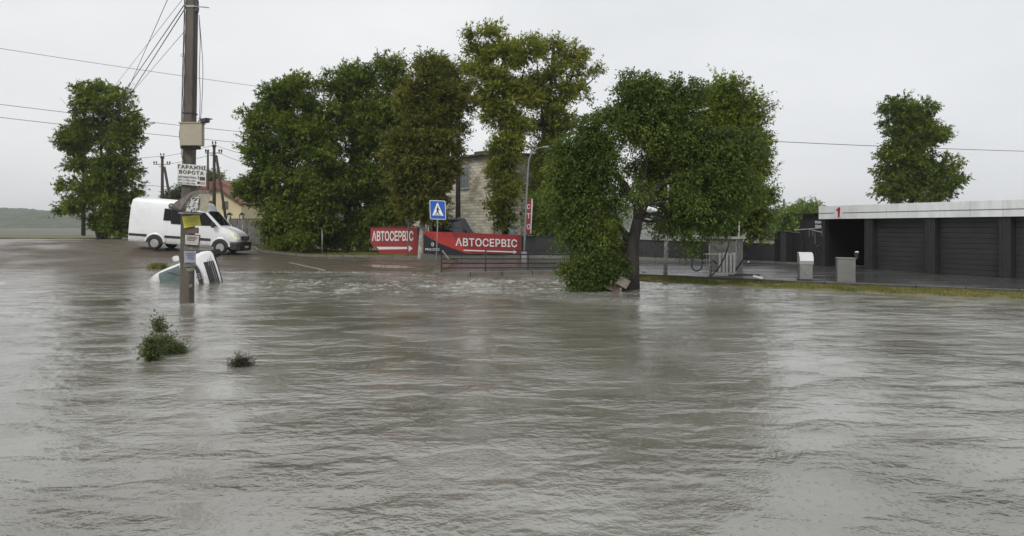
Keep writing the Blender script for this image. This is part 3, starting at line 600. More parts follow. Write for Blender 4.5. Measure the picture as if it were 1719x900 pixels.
em2.build('emblem', m_rim, gr, local=True)
MB().box((1.075, 0, .42), (.012, .52, .11)).build('number_plate', m_white, van, local=True)
MB().lathe((.99, -.68, .45), [(.055, 0), (.05, .02), (.001, .02)], 12, Matrix(((0, 0, 1), (0, 1, 0), (-1, 0, 0)))).build('fog_lamp', m_rim, van, local=True)
for s in (-1, 1): MB().bar((-.08, s*.35, 1.575), (-.45, s*.05+.25, 1.94), .012, .02).build('wiper', m_trim, van, local=True)

# ---------------------------------------------------------------- overturned car
car = thing('overturned_car', 'white car lying on its side half sunk in the flood, grille towards the pole', 'car', (-11.15, 22.5, .15))
fx = Vector((.727, -.677, .30)).normalized(); fz = Vector((-.677, -.727, -.17)); fz = (fz-fx*fz.dot(fx)).normalized(); fy = fz.cross(fx)
car.rotation_euler = Matrix((fx, fy, fz)).transposed().to_euler()
m_cw = dirty('car_white', (.80, .80, .79), 0, .55)
CS = [(-3.55, .95, .80), (-3.45, 1.10, .86), (-3.1, 1.50, .90), (-2.6, 1.60, .91), (-1.5, 1.66, .91), (-.95, 1.60, .905), (-.15, 1.12, .91), (.2, 1.08, .915), (.5, 1.03, .915), (.70, .99, .90), (.82, .94, .86), (.88, .80, .80)]
loft([car_ring(x, T, w, .26) for x, T, w in CS]).build('body', m_cw, car, local=True, smooth=True, bev=.01)
m34 = MB(); 
def top2(x0, x1, wy, off=.02):
    xs_ = [s[0] for s in CS]; rows = []; n = 8
    for i in range(n+1):
        x = x0+(x1-x0)*i/n; T = np.interp(x, xs_, [s[1] for s in CS]); w = np.interp(x, xs_, [s[2] for s in CS])
        rows.append([Vector((x+.01, u*wy*w, .26+np.interp(abs(u)*wy, [0, .62, .82, .885, .94], [1.008, 1.0, .965, .90, .74])*(T-.26)+off)) for u in np.linspace(-1, 1, 13)])
    return MB().add([p for r in rows for p in r], [(i*13+j, (i+1)*13+j, (i+1)*13+j+1, i*13+j+1) for i in range(n) for j in range(12)])
top2(-.16, -.94, .91).build('windscreen', m_tglass, car, local=True, smooth=True)
for s in (-.25, .3): MB().bar((-.14, s, 1.15), (-.55, s+.32, 1.40), .014, .02).build('wiper', m_trim, car, local=True)
for s in (-1, 1):
    side_patch(CS, .26, [(-.30, 1.06), (-.95, 1.50), (-1.55, 1.54), (-1.6, 1.02)], s).build('door_window', m_glass, car, local=True)
    side_patch(CS, .26, [(-1.68, 1.02), (-1.64, 1.54), (-2.5, 1.50), (-2.75, 1.06)], s).build('door_window', m_glass, car, local=True)
    for xa in (-.28, -1.63): side_patch(CS, .26, [(xa, .34), (xa, 1.0), (xa-.015, 1.0), (xa-.015, .34)], s, .003, .01).build('door_seam', m_trim, car, local=True)
    loft([[Vector((x, s*(.92+.20*a), 1.08+.10*b)) for a, b in ((.0, -.7), (.85, -1), (1, -.4), (1, .6), (.8, 1), (.1, .9))] for x in (-.42, -.28)]).build('wing_mirror', m_cw, car, local=True, bev=.015)
    side_patch(CS, .26, [(.70, .72), (.40, .80), (.30, .90), (.44, .93), (.72, .86)], s, .012, .03).build('headlight', m_glass, car, local=True)
    for ax_ in (0, -2.65):
        ar = [Vector((ax_+.40*math.cos(a), s*.925, max(.20, .34+.40*math.sin(a)))) for a in np.linspace(0, math.pi, 15)]
        MB().prism(ar if s < 0 else ar[::-1], (0, s, 0), .05).build('wheel_arch', m_trim, car, local=True)
        wheel(car, ax_+(.36 if ax_ == 0 else 0), s*.80, .12, .345, .23, s)
MB().box((-1.35, 0, .23), (4.2, 1.5, .16)).build('underbody', m_trim, car, local=True)
def front_band(z0, z1, wy, x, bulge, name, m_, th=.05):
    bulge *= .6; wy += .03
    pts = []; n = 12
    for z in (z0, z1):
        for j in range(n+1):
            u = -1+2*j/n; pts.append(Vector((x-bulge*abs(u)**2.5, u*wy, z)))
    bk = [p-Vector((th, 0, 0)) for p in pts]; k = len(pts); mb = MB()
    fs = [(j, j+1, n+2+j, n+1+j) for j in range(n)]+[(k+j+1, k+j, k+n+1+j, k+n+2+j) for j in range(n)]
    fs += [(j, k+j, k+j+1, j+1) for j in range(n)]+[(n+1+j, n+2+j, k+n+2+j, k+n+1+j) for j in range(n)]+[(0, n+1, k+n+1, k), (n, k+n, k+2*n+1, 2*n+1)]
    mb.add(pts+bk, fs); return mb.build(name, m_, car, local=True)
front_band(.98, 1.02, .72, .80, .16, 'bonnet_lip', m_cw, .2)
ug = front_band(.74, .975, .70, .86, .18, 'upper_grille', m_trim, .15)
front_band(.69, .732, .82, .935, .24, 'chrome_bar', m_cw, .2)
lg = front_band(.33, .685, .84, .915, .26, 'lower_grille', m_trim, .25)
front_band(.275, .322, .82, .95, .26, 'bumper_bar', m_cw, .25)
hx_ = MB()
for i in range(5):
    for j in range(18):
        y = -.63+j*.074+(i % 2)*.037; z = .765+i*.046; x = .872-.11*abs(y/.73)**2.5
        for k in range(6):
            a, b2 = R(60*k), R(60*k+60); hx_.bar((x, y+.022*math.cos(a), z+.022*math.sin(a)), (x, y+.022*math.cos(b2), z+.022*math.sin(b2)), .006, .006, (1, 0, 0))
hx_.build('mesh', mat('grille_grey', (.12, .12, .12), .35, metal=.4), ug, local=True)
mb = MB(); A3 = Matrix(((0, 0, 1), (0, 1, 0), (-1, 0, 0)))
ring = [Vector((.90, .10*math.cos(a), .95+.10*math.sin(a))) for a in np.linspace(0, 2*math.pi, 25)]; mb.tube(ring, .013, 6, False)
mb.bar((.90, 0, .86), (.90, 0, 1.04), .014, .02, (1, 0, 0)); mb.bar((.90, -.09, .95), (.90, .09, .95), .014, .02, (1, 0, 0)); mb.build('emblem', m_rim, car, local=True)
for k in range(4): MB().box((.93-.2*(.2*k)**2, 0, .40+.06*k), (.012, 1.3-.1*k, .014)).build('grille_bar', m_galv, lg, local=True)

# ---------------------------------------------------------------- foreground concrete pole
YP = 15.7
pole = thing('utility_pole', 'thick concrete pole standing in the water, hung with notices and a meter box', 'utility pole', P(315, 511, YP))
def rect_ring(c, w, d, ch=.03):
    return [Vector((c.x+a, c.y+b, c.z)) for a, b in ((-w/2+ch, -d/2), (w/2-ch, -d/2), (w/2, -d/2+ch), (w/2, d/2-ch), (w/2-ch, d/2), (-w/2+ch, d/2), (-w/2, d/2-ch), (-w/2, -d/2+ch))]
def pc(py): f = (511-py)/511; return P(313+9.5*f, py, YP)
def pw(py): f = (511-py)/511; return .29-.045*f
loft([rect_ring(pc(y)-Vector((0, 0, .9 if y == 511 else 0)), pw(y), pw(y)*.9) for y in (511, 400, 300, 200, 100, 0, -90)]).build('shaft', m_conc, pole)
for y, wd in ((13, .05), (64, .0), (191, .03), (246, .05)):
    if wd: loft([rect_ring(pc(y)+Vector((0, 0, dz)), pw(y)+.03, pw(y)*.9+.03, .02) for dz in (-wd/2, wd/2)]).build('clamp_band', m_galv if y == 13 else m_trim, pole)
c = pc(13); MB().bar(c+Vector((pw(13)/2, -.1, 0)), c+Vector((.52, -.14, -.05)), .03, .02).build('bracket_arm', m_galv, pole)
MB().box(c+Vector((pw(13)/2+.03, -.05, .02)), (.06, .1, .30)).build('clamp_block', m_trim, pole)
c = pc(95); mb = MB(); mb.tube([c+Vector((-pw(95)/2-.04+.035*math.cos(a), -.12, .035*math.sin(a))) for a in np.linspace(0, 6.28, 13)], .008, 6, False); mb.build('hook_ring', m_galv, pole)
# cables down the shaft
def cable(pts, r, m_, name='cable', par=None, sub_=True):
    pts = [Vector(p) for p in pts]
    if sub_ and len(pts) > 2:
        out = []
        for i in range(len(pts)-1):
            p0, p1, p2, p3 = pts[max(i-1, 0)], pts[i], pts[i+1], pts[min(i+2, len(pts)-1)]
            for k in range(6):
                t = k/6; out.append(.5*((2*p1)+(p2-p0)*t+(2*p0-5*p1+4*p2-p3)*t*t+(3*p1-p0-3*p2+p3)*t**3))
        pts = out+[pts[-1]]
    return MB().tube(pts, r, 6).build(name, m_, par, smooth=True)
cable([pc(y)+Vector((-pw(y)/2-.015+.006*math.sin(y*.5), -.12, 0)) for y in range(-80, 210, 12)], .013, m_cable, 'cable', pole)
cable([pc(y)+Vector((-pw(y)/2+.02+.006*math.sin(y*.7), -.145, 0)) for y in range(-80, 210, 12)], .009, m_cableg, 'cable', pole)
cable([P(334, 25, YP-.1), P(337, 60, YP-.1), P(340.5, 110, YP-.1), P(339.5, 160, YP-.1), P(337, 196, YP-.1), P(333, 199, YP-.1)], .009, m_cableg, 'cable', pole)
cable([P(334, 25, YP-.12), P(336, 70, YP-.12), P(334.5, 120, YP-.12), P(336, 160, YP-.12), P(335, 204, YP-.12)], .010, m_cableg, 'cable', pole)
cable([pc(y)+Vector((pw(y)/2+.012, -.10+.01*math.sin(y), 0)) for y in range(20, 205, 15)], .012, m_cable, 'cable', pole)
cable([P(306, 245, YP-.2), P(304.5, 258, YP-.18), P(307, 270, YP-.17), P(310, 278, YP-.15)], .010, m_cableg, 'cable', pole)
# mud line at the foot: residue of torn posters
m_res = mat('poster_residue', (.20, .19, .16), .9, (.10, .088, .072), 14, .5, 60)
def sheet(name, px4, Y, th, m_, label, cat, par=None, wav=0.0):
    """px4: corners tl,tr,br,bl"""
    c4 = [P(a, b, Y+(cc if True else 0)) for a, b, cc in [(q+(0,))[:3] for q in px4]]
    n = 6; mb = MB(); vs = []
    for i in range(n+1):
        for j in range(n+1):
            u, v = j/n, i/n; p = (c4[0]*(1-u)+c4[1]*u)*(1-v)+(c4[3]*(1-u)+c4[2]*u)*v; vs.append(p+Vector((0, -wav*math.sin(u*5+v*3)*math.sin(v*4+1), 0)))
    k = len(vs); fs = []
    for i in range(n):
        for j in range(n): q = i*(n+1)+j; fs += [(q, q+n+1, q+n+2, q+1), (k+q, k+q+1, k+q+n+2, k+q+n+1)]
    rim = [(0, j) for j in range(n)]+[(i, n) for i in range(n)]+[(n, n-j) for j in range(n)]+[(n-i, 0) for i in range(n)]; rim = [i*(n+1)+j for i, j in rim]
    fs += [(a, b, k+b, k+a) for a, b in zip(rim, rim[1:]+rim[:1])]
    mb.add(vs+[v+Vector((0, th, 0)) for v in vs], fs)
    if par is None:
        root = thing(name, label, cat, (c4[3]+c4[2])/2); return root, mb, c4
    return mb.build(name, m_, par), mb, c4
yf = YP-.16
for q in (((308, 441), (329, 440), (328, 447), (308, 449)), ((309, 412), (335, 413), (334, 420), (309, 421)), ((311, 450), (326, 449), (325, 455), (313, 456)), ((317, 478), (323, 477), (322, 482), (318, 483))):
    sheet('poster_residue', q, yf, .006, m_res, None, None, par=pole)
# junction box
jb = thing('meter_box', 'beige metal box strapped high on the concrete pole', 'electric box', P(322, 247, YP-.1))
MB().box(P(322.5, 225.5, YP-.30), (.53, .24, .60), ch=.015).build('cabinet', mat('beige_enamel', (.36, .325, .245), .5, (.32, .285, .21), 3), jb)
MB().box(P(322.5, 225.5, YP-.425), (.49, .010, .555)).build('door', mat('beige_enamel', (.3, .3, .2)), jb)
MB().box(P(322.5, 207.3, YP-.31), (.56, .28, .025)).build('lid', mat('beige_enamel', (.3, .3, .2)), jb)
MB().box(P(320, 247.5, YP-.20), (.42, .22, .09)).build('bottom_bracket', mat('rusty_bracket', (.04, .025, .02), .8, (.07, .04, .03), 8), jb)
cable([P(306, 208, YP-.3), P(303, 218, YP-.3), P(302.5, 230, YP-.3), P(304.5, 243, YP-.3)], .028, mat('rusty_bracket', (.04, .025, .02)), 'side_duct', jb)
cable([P(307, 208, YP-.36), P(305, 218, YP-.36), P(305, 230, YP-.36), P(306, 243, YP-.36)], .008, m_cableg, 'side_wire', jb)
# security camera
sc_ = thing('security_camera', 'small black camera on an arm beside the beige box', 'camera', P(337, 202, YP-.1))
MB().tube([P(333, 204, YP-.1), P(337, 201, YP-.2), P(341, 202, YP-.3)], .018, 8).build('arm', m_galv, sc_)
MB().bar(P(339.5, 203.5, YP-.3), P(349, 201.8, YP-.45), .12, .12).build('housing', m_trim, sc_, bev=.02)
MB().bar(P(340, 200.5, YP-.3), P(352.5, 199.3, YP-.48), .15, .02).build('sun_shield', m_trim, sc_)
MB().tube([P(348.5, 202, YP-.44), P(350, 201.8, YP-.47)], .04, 10).build('lens', m_glass, sc_)
# garage doors sign
m_signw = mat('sign_white', (.66, .66, .63), .5, (.56, .56, .52), 6)
m_ink = mat('black_ink', (.02, .02, .022), .6); m_inkg = mat('grey_ink', (.14, .14, .145), .6)
root, mb, c4 = sheet('garage_doors_sign', ((297.5, 274.5), (346, 278), (345.5, 313), (297.5, 309)), YP-.20, .012, None, 'white board on the concrete pole lettered ГАРАЖНІ ВОРОТА in black', 'sign')
mb.build('board', m_signw, root)
def st(s, x0, x1, y0, y1, name, m_, par, Y, bold=.02, dy=.072, **k):
    """text box given by photo px rectangle; dy = slope of the base line (px per px)"""
    p0 = P(x0, y1+dy*(x0-297), Y); p1 = P(x1, y1+dy*(x1-297), Y); p2 = P(x0, y0+dy*(x0-297), Y)
    return text(name, s, p0, p1-p0, p2-p0, m_, par, .005, bold, **k)
ys_ = YP-.206
st('ГАРАЖНІ', 298.8, 345, 276, 282.3, 'lettering', m_ink, root, ys_, .018, space=1.15); st('ВОРОТА', 300.8, 342, 284.7, 291, 'lettering', m_ink, root, ys_, .018, space=1.2)
st('АВТОМАТИКА', 298.5, 330, 294.6, 298, 'lettering', m_inkg, root, ys_, .015, space=1.05); st('097.11.709.1297', 298.5, 328.5, 300, 303, 'lettering', m_inkg, root, ys_, .0); st('068.71.509.1706', 298.5, 328, 304.9, 307.9, 'lettering', m_inkg, root, ys_, .0)
def px_box(name, x0, x1, y0, y1, Y, th, m_, par, dy=0, ref=297):
    a, b, c_, d_ = P(x0, y0+dy*(x0-ref), Y), P(x1, y0+dy*(x1-ref), Y), P(x1, y1+dy*(x1-ref), Y), P(x0, y1+dy*(x0-ref), Y)
    return MB().prism([d_, c_, b, a], (0, -1, 0), th).build(name, m_, par)
px_box('door_picture', 335, 344, 294, 300, ys_, .004, mat('picture_dark', (.03, .028, .03), .5, (.07, .06, .06), 40), root, .072)
px_box('gate_picture', 331.2, 335, 302.2, 306.5, ys_, .004, m_ink, root, .072)
px_box('gate_picture', 335.4, 344, 302.2, 307.0, ys_, .004, mat('picture_red', (.30, .12, .12), .5, (.45, .42, .40), 12), root, .072); px_box('emblem', 332, 333.4, 293, 299, ys_, .004, m_inkg, root, .072)
# bent metal notice sheet
m_rust = mat('weathered_sheet', (.16, .15, .12), .65, (.075, .060, .048), 9, .4, 40, metal=.1); m_beige = mat('beige_sheet', (.27, .25, .185), .6, (.20, .18, .13), 4, .2, 30)
bs = thing('bent_notice_sheet', 'crumpled metal sheet with torn posters, curling to the left round the pole', 'metal sheet', P(318, 352, YP-.2))
mb = MB(); prof = []
rows = []
for i in range(7):                                                # from the back/top edge to the lower edge
    v = i/6; row = []
    for j in range(15):
        u = j/14
        xt = 322-6*v+(1-u)*-0; x0_ = 321-38*v**.8; x1_ = 352.5-4.5*v; px = x0_+(x1_-x0_)*u; py = 320+32*v+(1-u)*2-2.5*math.sin(u*3.1)*(1-v)
        curl = .10*math.sin((1-u)*math.pi*1.3)*(1-u)*(v+.1)
        if u < .25: py += -8*(.25-u)/.25*v*v*math.sin(v*2.6)*1.0
        row.append(P(px, py, YP-.26-.22*v*(1-.6*u)-curl+.03*math.sin(j*1.3)*v))
    rows.append(row)
vs_ = [p for r_ in rows for p in r_]; fs_ = [(i*15+j, (i+1)*15+j, (i+1)*15+j+1, i*15+j+1) for i in range(6) for j in range(14)]
o = MB().add(vs_, fs_).build('curled_panel', m_rust, bs, smooth=True); q = o.modifiers.new('th', 'SOLIDIFY'); q.thickness = .012
cable([P(285, 350, YP-.62), P(284.5, 345, YP-.58), P(289, 342.5, YP-.55), P(303, 351.5, YP-.60), P(307, 346, YP-.58), P(318, 331, YP-.5), P(322.5, 328, YP-.45)], .022, m_rust, 'rolled_edge', bs)
sheet('flat_panel', ((332.5, 325.5, -.3), (353, 326, -.34), (346.5, 357, -.5), (331, 353, -.46)), YP, .010, m_beige, None, None, par=bs, wav=.015)
m_poster = mat('torn_poster', (.52, .52, .50), .8, (.03, .03, .035), 22, 0, lo=.50, hi=.56)
sheet('torn_poster', ((319, 334, -.50), (333, 330, -.42), (332, 356, -.52), (311, 355, -.62)), YP, .006, m_poster, None, None, par=bs, wav=.02)
MB().bar(P(301, 357.5, YP-.45), P(338, 358.5, YP-.30), .20, .035).build('support_bar', m_galv, bs)
# yellow sign
ye = mat('yellow_plate', (.50, .47, .045), .5, (.36, .36, .05), 7, .2)
root, mb, c4 = sheet('yellow_notice', ((306, 363.5, -.04), (334, 361, -.04), (337, 378, 0), (308.5, 383, 0)), YP-.24, .012, None, 'small tilted yellow plate on the concrete pole', 'sign', wav=.012); mb.build('plate', ye, root)
mb = MB()
for k in range(4):
    y = 366.8+3.3*k; mb.add([P(310+.3*k, y+.9, yf-.115), P(331+.5*k, y-1.2, yf-.115), P(331+.5*k, y-.3, yf-.115), P(310+.3*k, y+1.8, yf-.115)], [(0, 1, 2, 3)])
mb.build('printed_lines', mat('olive_ink', (.22, .20, .03), .7), root)
px_box('stained_board', 313, 333, 382, 392, yf-.03, .02, mat('brown_board', (.13, .095, .075), .7, (.09, .07, .055), 6), pole)
root, mb, c4 = sheet('paper_notice', ((310, 392.5), (336, 394.5), (334, 413.5), (308.5, 411.5)), YP-.21, .02, None, 'black framed paper notice tilted on the pole below the yellow plate', 'notice'); mb.build('frame', m_trim, root)
sheet('paper', ((311, 394), (334.3, 396), (332.6, 411.8), (310, 410)), YP-.222, .006, mat('notice_paper', (.50, .49, .45), .8, (.34, .32, .30), 16), None, None, par=root, wav=.01)
mb = MB()
for k in range(3): y = 397+2.6*k; mb.add([P(314, y, YP-.236), P(331-2*k, y+1.3, YP-.236), P(331-2*k, y+2.5, YP-.236), P(314, y+1.2, YP-.236)], [(3, 2, 1, 0)])
mb.build('printed_lines', mat('dull_red_ink', (.16, .09, .09), .7), root)
root, mb, c4 = sheet('paper_notice', ((309, 421.5), (329, 421.5), (328.5, 441), (309, 441)), YP-.19, .006, None, 'faded bluish paper notice pasted low on the pole', 'notice', wav=.008); mb.build('paper', mat('blue_paper', (.30, .32, .37), .8, (.22, .23, .28), 18), root)
mb = MB(); 
for k in range(4): y = 425+3*k; mb.add([P(312+k, y, YP-.205), P(326, y, YP-.205), P(326, y+1, YP-.205), P(312+k, y+1, YP-.205)], [(3, 2, 1, 0)])
mb.build('printed_lines', mat('blue_ink', (.10, .11, .16), .7), root)

# ---------------------------------------------------------------- overhead wires
def wire(a, b, sag, r, label, grp='overhead wires', m_=m_cable, n=14):
    a, b = Vector(a), Vector(b); pts = [a.lerp(b, i/n)-Vector((0, 0, sag*4*(i/n)*(1-i/n))) for i in range(n+1)]
    o = MB().tube(pts, r, 4).build('overhead_wire', m_, None, smooth=True); o.data.transform(Matrix.Translation(-a)); o.location = a
    return tag(o, label, 'wire', grp)
FP = lambda k: P(140+4*k, 266+3*k, 58)
for k, (px, py, r, sgn) in enumerate(((303, -50, .009, 'outermost of the fan'), (330, -31, .007, 'pale'), (317, -3, .013, 'thick dark upper'), (316, 6, .013, 'thick dark lower'), (312, 50, .007, 'thin lowest'))):
    e = [(149, 300), (120, 237), (120, 284), (118, 317), (130, 262)][k]
    wire(P(px, py, YP-.05), P(e[0], e[1], 58), 0, r, f'{sgn} wire dropping left from the concrete pole top')
for (x0, y0, x1, y1, Y0, Y1, r, lb) in ((-120, 62, 470, 150, 46, 60, .018, 'faint wire crossing high behind the concrete pole into the trees'), (-120, 160, 450, 226, 50, 62, .022, 'upper of two wires passing behind the beige box'), (-120, 183, 450, 244, 50, 62, .022, 'lower of two wires passing behind the beige box'),
        (272, 263, 360, 243, 70, 58, .02, 'wire between the tops of the two distant left poles'), (278, 276, 368, 256, 70, 58, .02, 'wire between the crossarms of the distant left poles'), (360, 243, 430, 262, 58, 40, .018, 'wire from the braced pole top into the leftmost tree'), (368, 257, 440, 280, 58, 40, .018, 'wire from the braced pole crossarm into the leftmost tree'),
        (140, 268, 272, 262, 58, 70, .02, 'wire reaching left from the far left pole top'), (140, 300, 350, 318, 60, 75, .02, 'low wire above the van roof left of the pole'), (1270, 236, 1900, 258, 40, 50, .02, 'single wire running right from the crown of the trees over the car wash')):
    wire(P(x0, y0, Y0), P(x1, y1, Y1), .12, r, lb)

# distant power poles at left
def power_pole(px, py0, py1, Y, label, brace=None, arms=True, r=.13, name='power_pole', grp='distant power poles'):
    zb = float(H(X(px, Y), Y)); b = Vector((X(px, Y), Y, zb)); tpx = px if not isinstance(px, tuple) else px[0]
    root = thing(name, label, 'utility pole', b, 0, grp); top = P(px, py0, Y)
    MB().tube([b-Vector((0, 0, .3)), top], [r*1.25, r*.8], 10).build('shaft', m_wood, root, smooth=True)
    if brace: MB().tube([P(brace[0], brace[1], Y), Vector((X(brace[2], Y), Y-.2, zb))], r*.85, 8).build('brace', m_wood, root, smooth=True)
    if arms:
        k = Y/1000
        for (dy, w) in ((arms, 15),):
            MB().bar(P(px-w, py0+dy, Y-.1), P(px+w*.9, py0+dy, Y-.1), .07, .07).build('crossarm', m_wood, root)
            MB().bar(P(px-6, py0+dy+4, Y-.12), P(px+5, py0+dy+4, Y-.12), .06, .06).build('crossarm', m_wood, root)
            for dx in (-w+1, -w+5, w*.9-5, w*.9-1): MB().lathe(P(px+dx, py0+dy, Y-.1), [(.03, 0), (.03, .12), (.09, .14), (.075, .22), (.09, .26), (.05, .36)], 8).build('insulator', m_porc, root)
        MB().bar(P(px-3, py0+3, Y-.1), P(px+3, py0+3, Y-.1), .2, .14).build('cap_bracket', m_wood, root)
        for dx in (-2.5, 2.5): MB().lathe(P(px+dx, py0, Y-.1), [(.03, -.1), (.03, .1), (.09, .12), (.075, .2), (.05, .34)], 8).build('insulator', m_porc, root)
    return root
power_pole(272.5, 262, 0, 70, 'far left power pole with crossarm and right-leaning brace', (276, 281, 298), 14, .17)
power_pole(359.5, 243, 0, 58, 'tallest distant power pole with brace, in front of the yellow house', (363, 262, 385), 14, .15)
power_pole(349, 252, 0, 64, 'thin plain power pole just left of the braced one', None, None, .12)
power_pole(140, 262, 0, 58, 'power pole beyond the van roof at far left', (143, 280, 168), 14, .15)
power_pole(1316, 334, 0, 75, 'thin pole standing beyond the black fence near the hill', None, None, .13)
power_pole(1325, 352, 0, 160, 'tiny far pole in front of the hazy hill', None, None, .14)
wp = power_pole(769, 205, 0, 39.5, 'tall dark wooden pole in front of the pale brick building', None, None, .15, 'wooden_pole', 'street poles'); 
MB().bar(P(769, 232, 39.3), P(776, 233, 39.3), .06, .06).build('pole_step', m_galv, wp)

# ---------------------------------------------------------------- yellow house and its fence
m_cream = mat('cream_render', (.62, .54, .33), .8, (.56, .48, .29), .8); m_red = mat('red_tiles', (.22, .075, .05), .7, (.15, .06, .045), 3, .3)
Yh = 74.0; hz = float(H(X(366, Yh), Yh))
hs = thing('yellow_house', 'cream yellow house with red gabled roof behind the van', 'house', (X(366, Yh), Yh, hz))
xl, xr, xa = X(324, Yh), X(425, Yh), X(363, Yh); ze, zt = Z(329, Yh), Z(317, Yh)
poly = [Vector((xl, Yh, hz)), Vector((X(405, Yh), Yh, hz)), Vector((X(405, Yh), Yh, Z(344, Yh))), Vector((xa, Yh, zt)), Vector((xl, Yh, Z(331, Yh)))]
MB().prism(poly, (0, -1, 0), 7.5).build('wall', m_cream, hs)
rf = None
for (pa, pb) in (((363, 315), (406, 343)), ((363, 315), (318, 331))):
    a, b = P(*pa, Yh-.4), P(*pb, Yh-.4); d = Vector((0, 8.4, 0)); th = Vector((0, 0, .16))
    mb = MB(); mb.add([a, b, b+d, a+d, a+th, b+th, b+d+th, a+d+th], [(0, 1, 2, 3), (7, 6, 5, 4), (0, 4, 5, 1), (1, 5, 6, 2), (2, 6, 7, 3), (3, 7, 4, 0)]); rf = mb.build('roof_slope', m_red, hs)
    MB().bar(a-Vector((0, .03, .04)), b-Vector((0, .03, .04)), .05, .26).build('barge_board', mat('brown_trim', (.10, .06, .04), .6), hs)
MB().box(P(355, 312, Yh+5), (.5, .5, 1.2)).build('chimney', m_red, hs)
a = P(335, 316, Yh+9); MB().prism([P(363, 300, Yh+9), P(330, 318, Yh+9), P(392, 318, Yh+9)], (0, -1, 0), 5).build('rear_roof', m_red, hs)
for (x0, x1, y0, y1) in ((372.5, 383, 338, 352), (351.5, 358, 337, 350)):
    w = px_box('window', x0, x1, y0, y1, Yh-.03, .05, mat('brown_trim', (.1, .06, .04)), hs)
    px_box('pane', x0+.8, (x0+x1)/2-.2, y0+.8, y1-.8, Yh-.06, .02, mat('curtained_pane', (.10, .085, .08), .2, (.15, .12, .11), 3), w); px_box('pane', (x0+x1)/2+.2, x1-.8, y0+.8, y1-.8, Yh-.06, .02, mat('curtained_pane', (.1, .1, .1)), w)
m_fc = mat('fence_concrete', (.115, .11, .11), .8, (.19, .185, .18), 1.3, .6, 14)
Yf = 41.5
cf = thing('concrete_fence', 'grey patterned concrete slab fence right of the van bonnet', 'fence', (X(420, Yf), Yf, .7))
for k in range(7):
    x0 = X(384+15*k, Yf); x1 = X(384+15*k+14.2, Yf); pn = MB().box(((x0+x1)/2, Yf, .55+Z(375.5, Yf)/2-.0), (x1-x0, .07, Z(375.5, Yf)-.6), ch=.02).build('fence_slab', m_fc, cf)
    for q in range(3): MB().lathe(((x0+x1)/2, Yf-.036, .8+.32*q+.1), [(.12, 0), (.12, .02), (.07, .03)], 10, Matrix(((1, 0, 0), (0, 0, -1), (0, 1, 0)))).build('relief_boss', m_fc, pn)
    if k % 2 == 0: MB().box((x0-.02, Yf-.02, .6+.62), (.12, .14, 1.55)).build('fence_post', m_fc, cf)
tr_ = thing('lattice_fence', 'low brown wooden lattice fence above the concrete slabs by the yellow house', 'fence', (X(404, Yf), 43.5, .8))
for k in range(16): MB().box((X(386+3.1*k, 43.5), 43.5, Z(372, 43.5)), (.05, .03, .50)).build('picket', mat('brown_wood', (.10, .055, .04), .7, (.07, .045, .035), 5), tr_)
for y in (368.5, 374.5): MB().bar(P(384, y, 43.46), P(434, y, 43.46), .03, .07).build('rail', mat('brown_wood', (.1, .05, .04)), tr_)
for px in (384, 405.5):
    Yl = 45; r_ = thing('garden_lantern', ('left' if px < 400 else 'right')+' one of two ornate iron lantern stands before the yellow wall', 'lantern', P(px, 376, Yl), 0, 'iron lantern stands')
    for dx in (-2.8, 2.8): MB().bar(P(px+dx, 392, Yl), P(px+dx, 363, Yl), .06, .06).build('upright', m_black, r_)
    MB().tube([P(px+3.8*math.cos(a), 363-4*math.sin(a), Yl) for a in np.linspace(math.pi, 0, 9)], .035, 6).build('arch', m_black, r_)
    MB().prism([P(px-4.6, 361.5, Yl-.15), P(px+4.6, 361.5, Yl-.15), P(px+2, 358, Yl-.15), P(px, 356.5, Yl-.15), P(px-2, 358, Yl-.15)], (0, -1, 0), .3).build('cap', m_black, r_)
    MB().box(P(px, 367.5, Yl), (.16, .16, .22)).build('lamp_glass', m_signw, r_)
for (px, y0, y1, Y, r, lb, lean) in ((407.5, 369, 410, 40.5, .045, 'whitewashed thin post against the grey concrete fence', 0), (443.5, 371, 405, 40.5, .04, 'greenish pipe post at the right end of the concrete fence', .3), (505.5, 378, 417, 37.5, .05, 'left of the two whitewashed pipes under the dark trees', .4), (541, 384, 419, 37.3, .045, 'right of the two whitewashed pipes under the dark trees', .2), (474, 393, 414, 37.8, .03, 'short pale stake half hidden in verge plants', -.2)):
    zb = float(H(X(px, Y), Y)); b = Vector((X(px, Y), Y, zb)); r_ = thing('verge_post', lb, 'post', b, 0, 'thin posts on the verge')
    MB().tube([b, P(px-lean, y0, Y)], [r, r*.9], 8).build('pipe', m_barkw, r_, smooth=True); MB().lathe(P(px-lean, y0, Y), [(r*1.15, -.03), (r*1.15, .02), (.01, .03)], 8).build('pipe_cap', m_barkw, r_)

# ---------------------------------------------------------------- red boards
m_redb = mat('board_red', (.33, .030, .034), .45, (.26, .030, .034), 1.2, .9, 1.6); m_redl = mat('board_bright_red', (.52, .048, .040), .45, (.44, .045, .038), 1.5, .9, 1.6); m_navy = mat('board_charcoal', (.022, .022, .030), .5); m_lt = mat('board_white', (.74, .72, .70), .6)
Yb = 36.4
rb = thing('arrow_board', 'red board with white АВТОСЕРВІС and arrow, left of the whitewashed trunk', 'signboard', P(662, 430, Yb))
MB().prism([P(642, 428.5, Yb), P(701.5, 428.5, Yb), P(701.5, 382, Yb), P(622, 383, Yb), P(622, 408, Yb)], (0, -1, 0), .06).build('panel', m_redb, rb)
MB().bar(P(622, 381.8, Yb+.02), P(701.7, 380.6, Yb+.02), .12, .06).build('top_rail', mat('dark_red', (.12, .015, .02), .5), rb)
MB().bar(P(702.6, 381, Yb+.02), P(702.6, 429, Yb+.02), .10, .10, (0, 1, 0)).build('side_frame', m_black, rb)
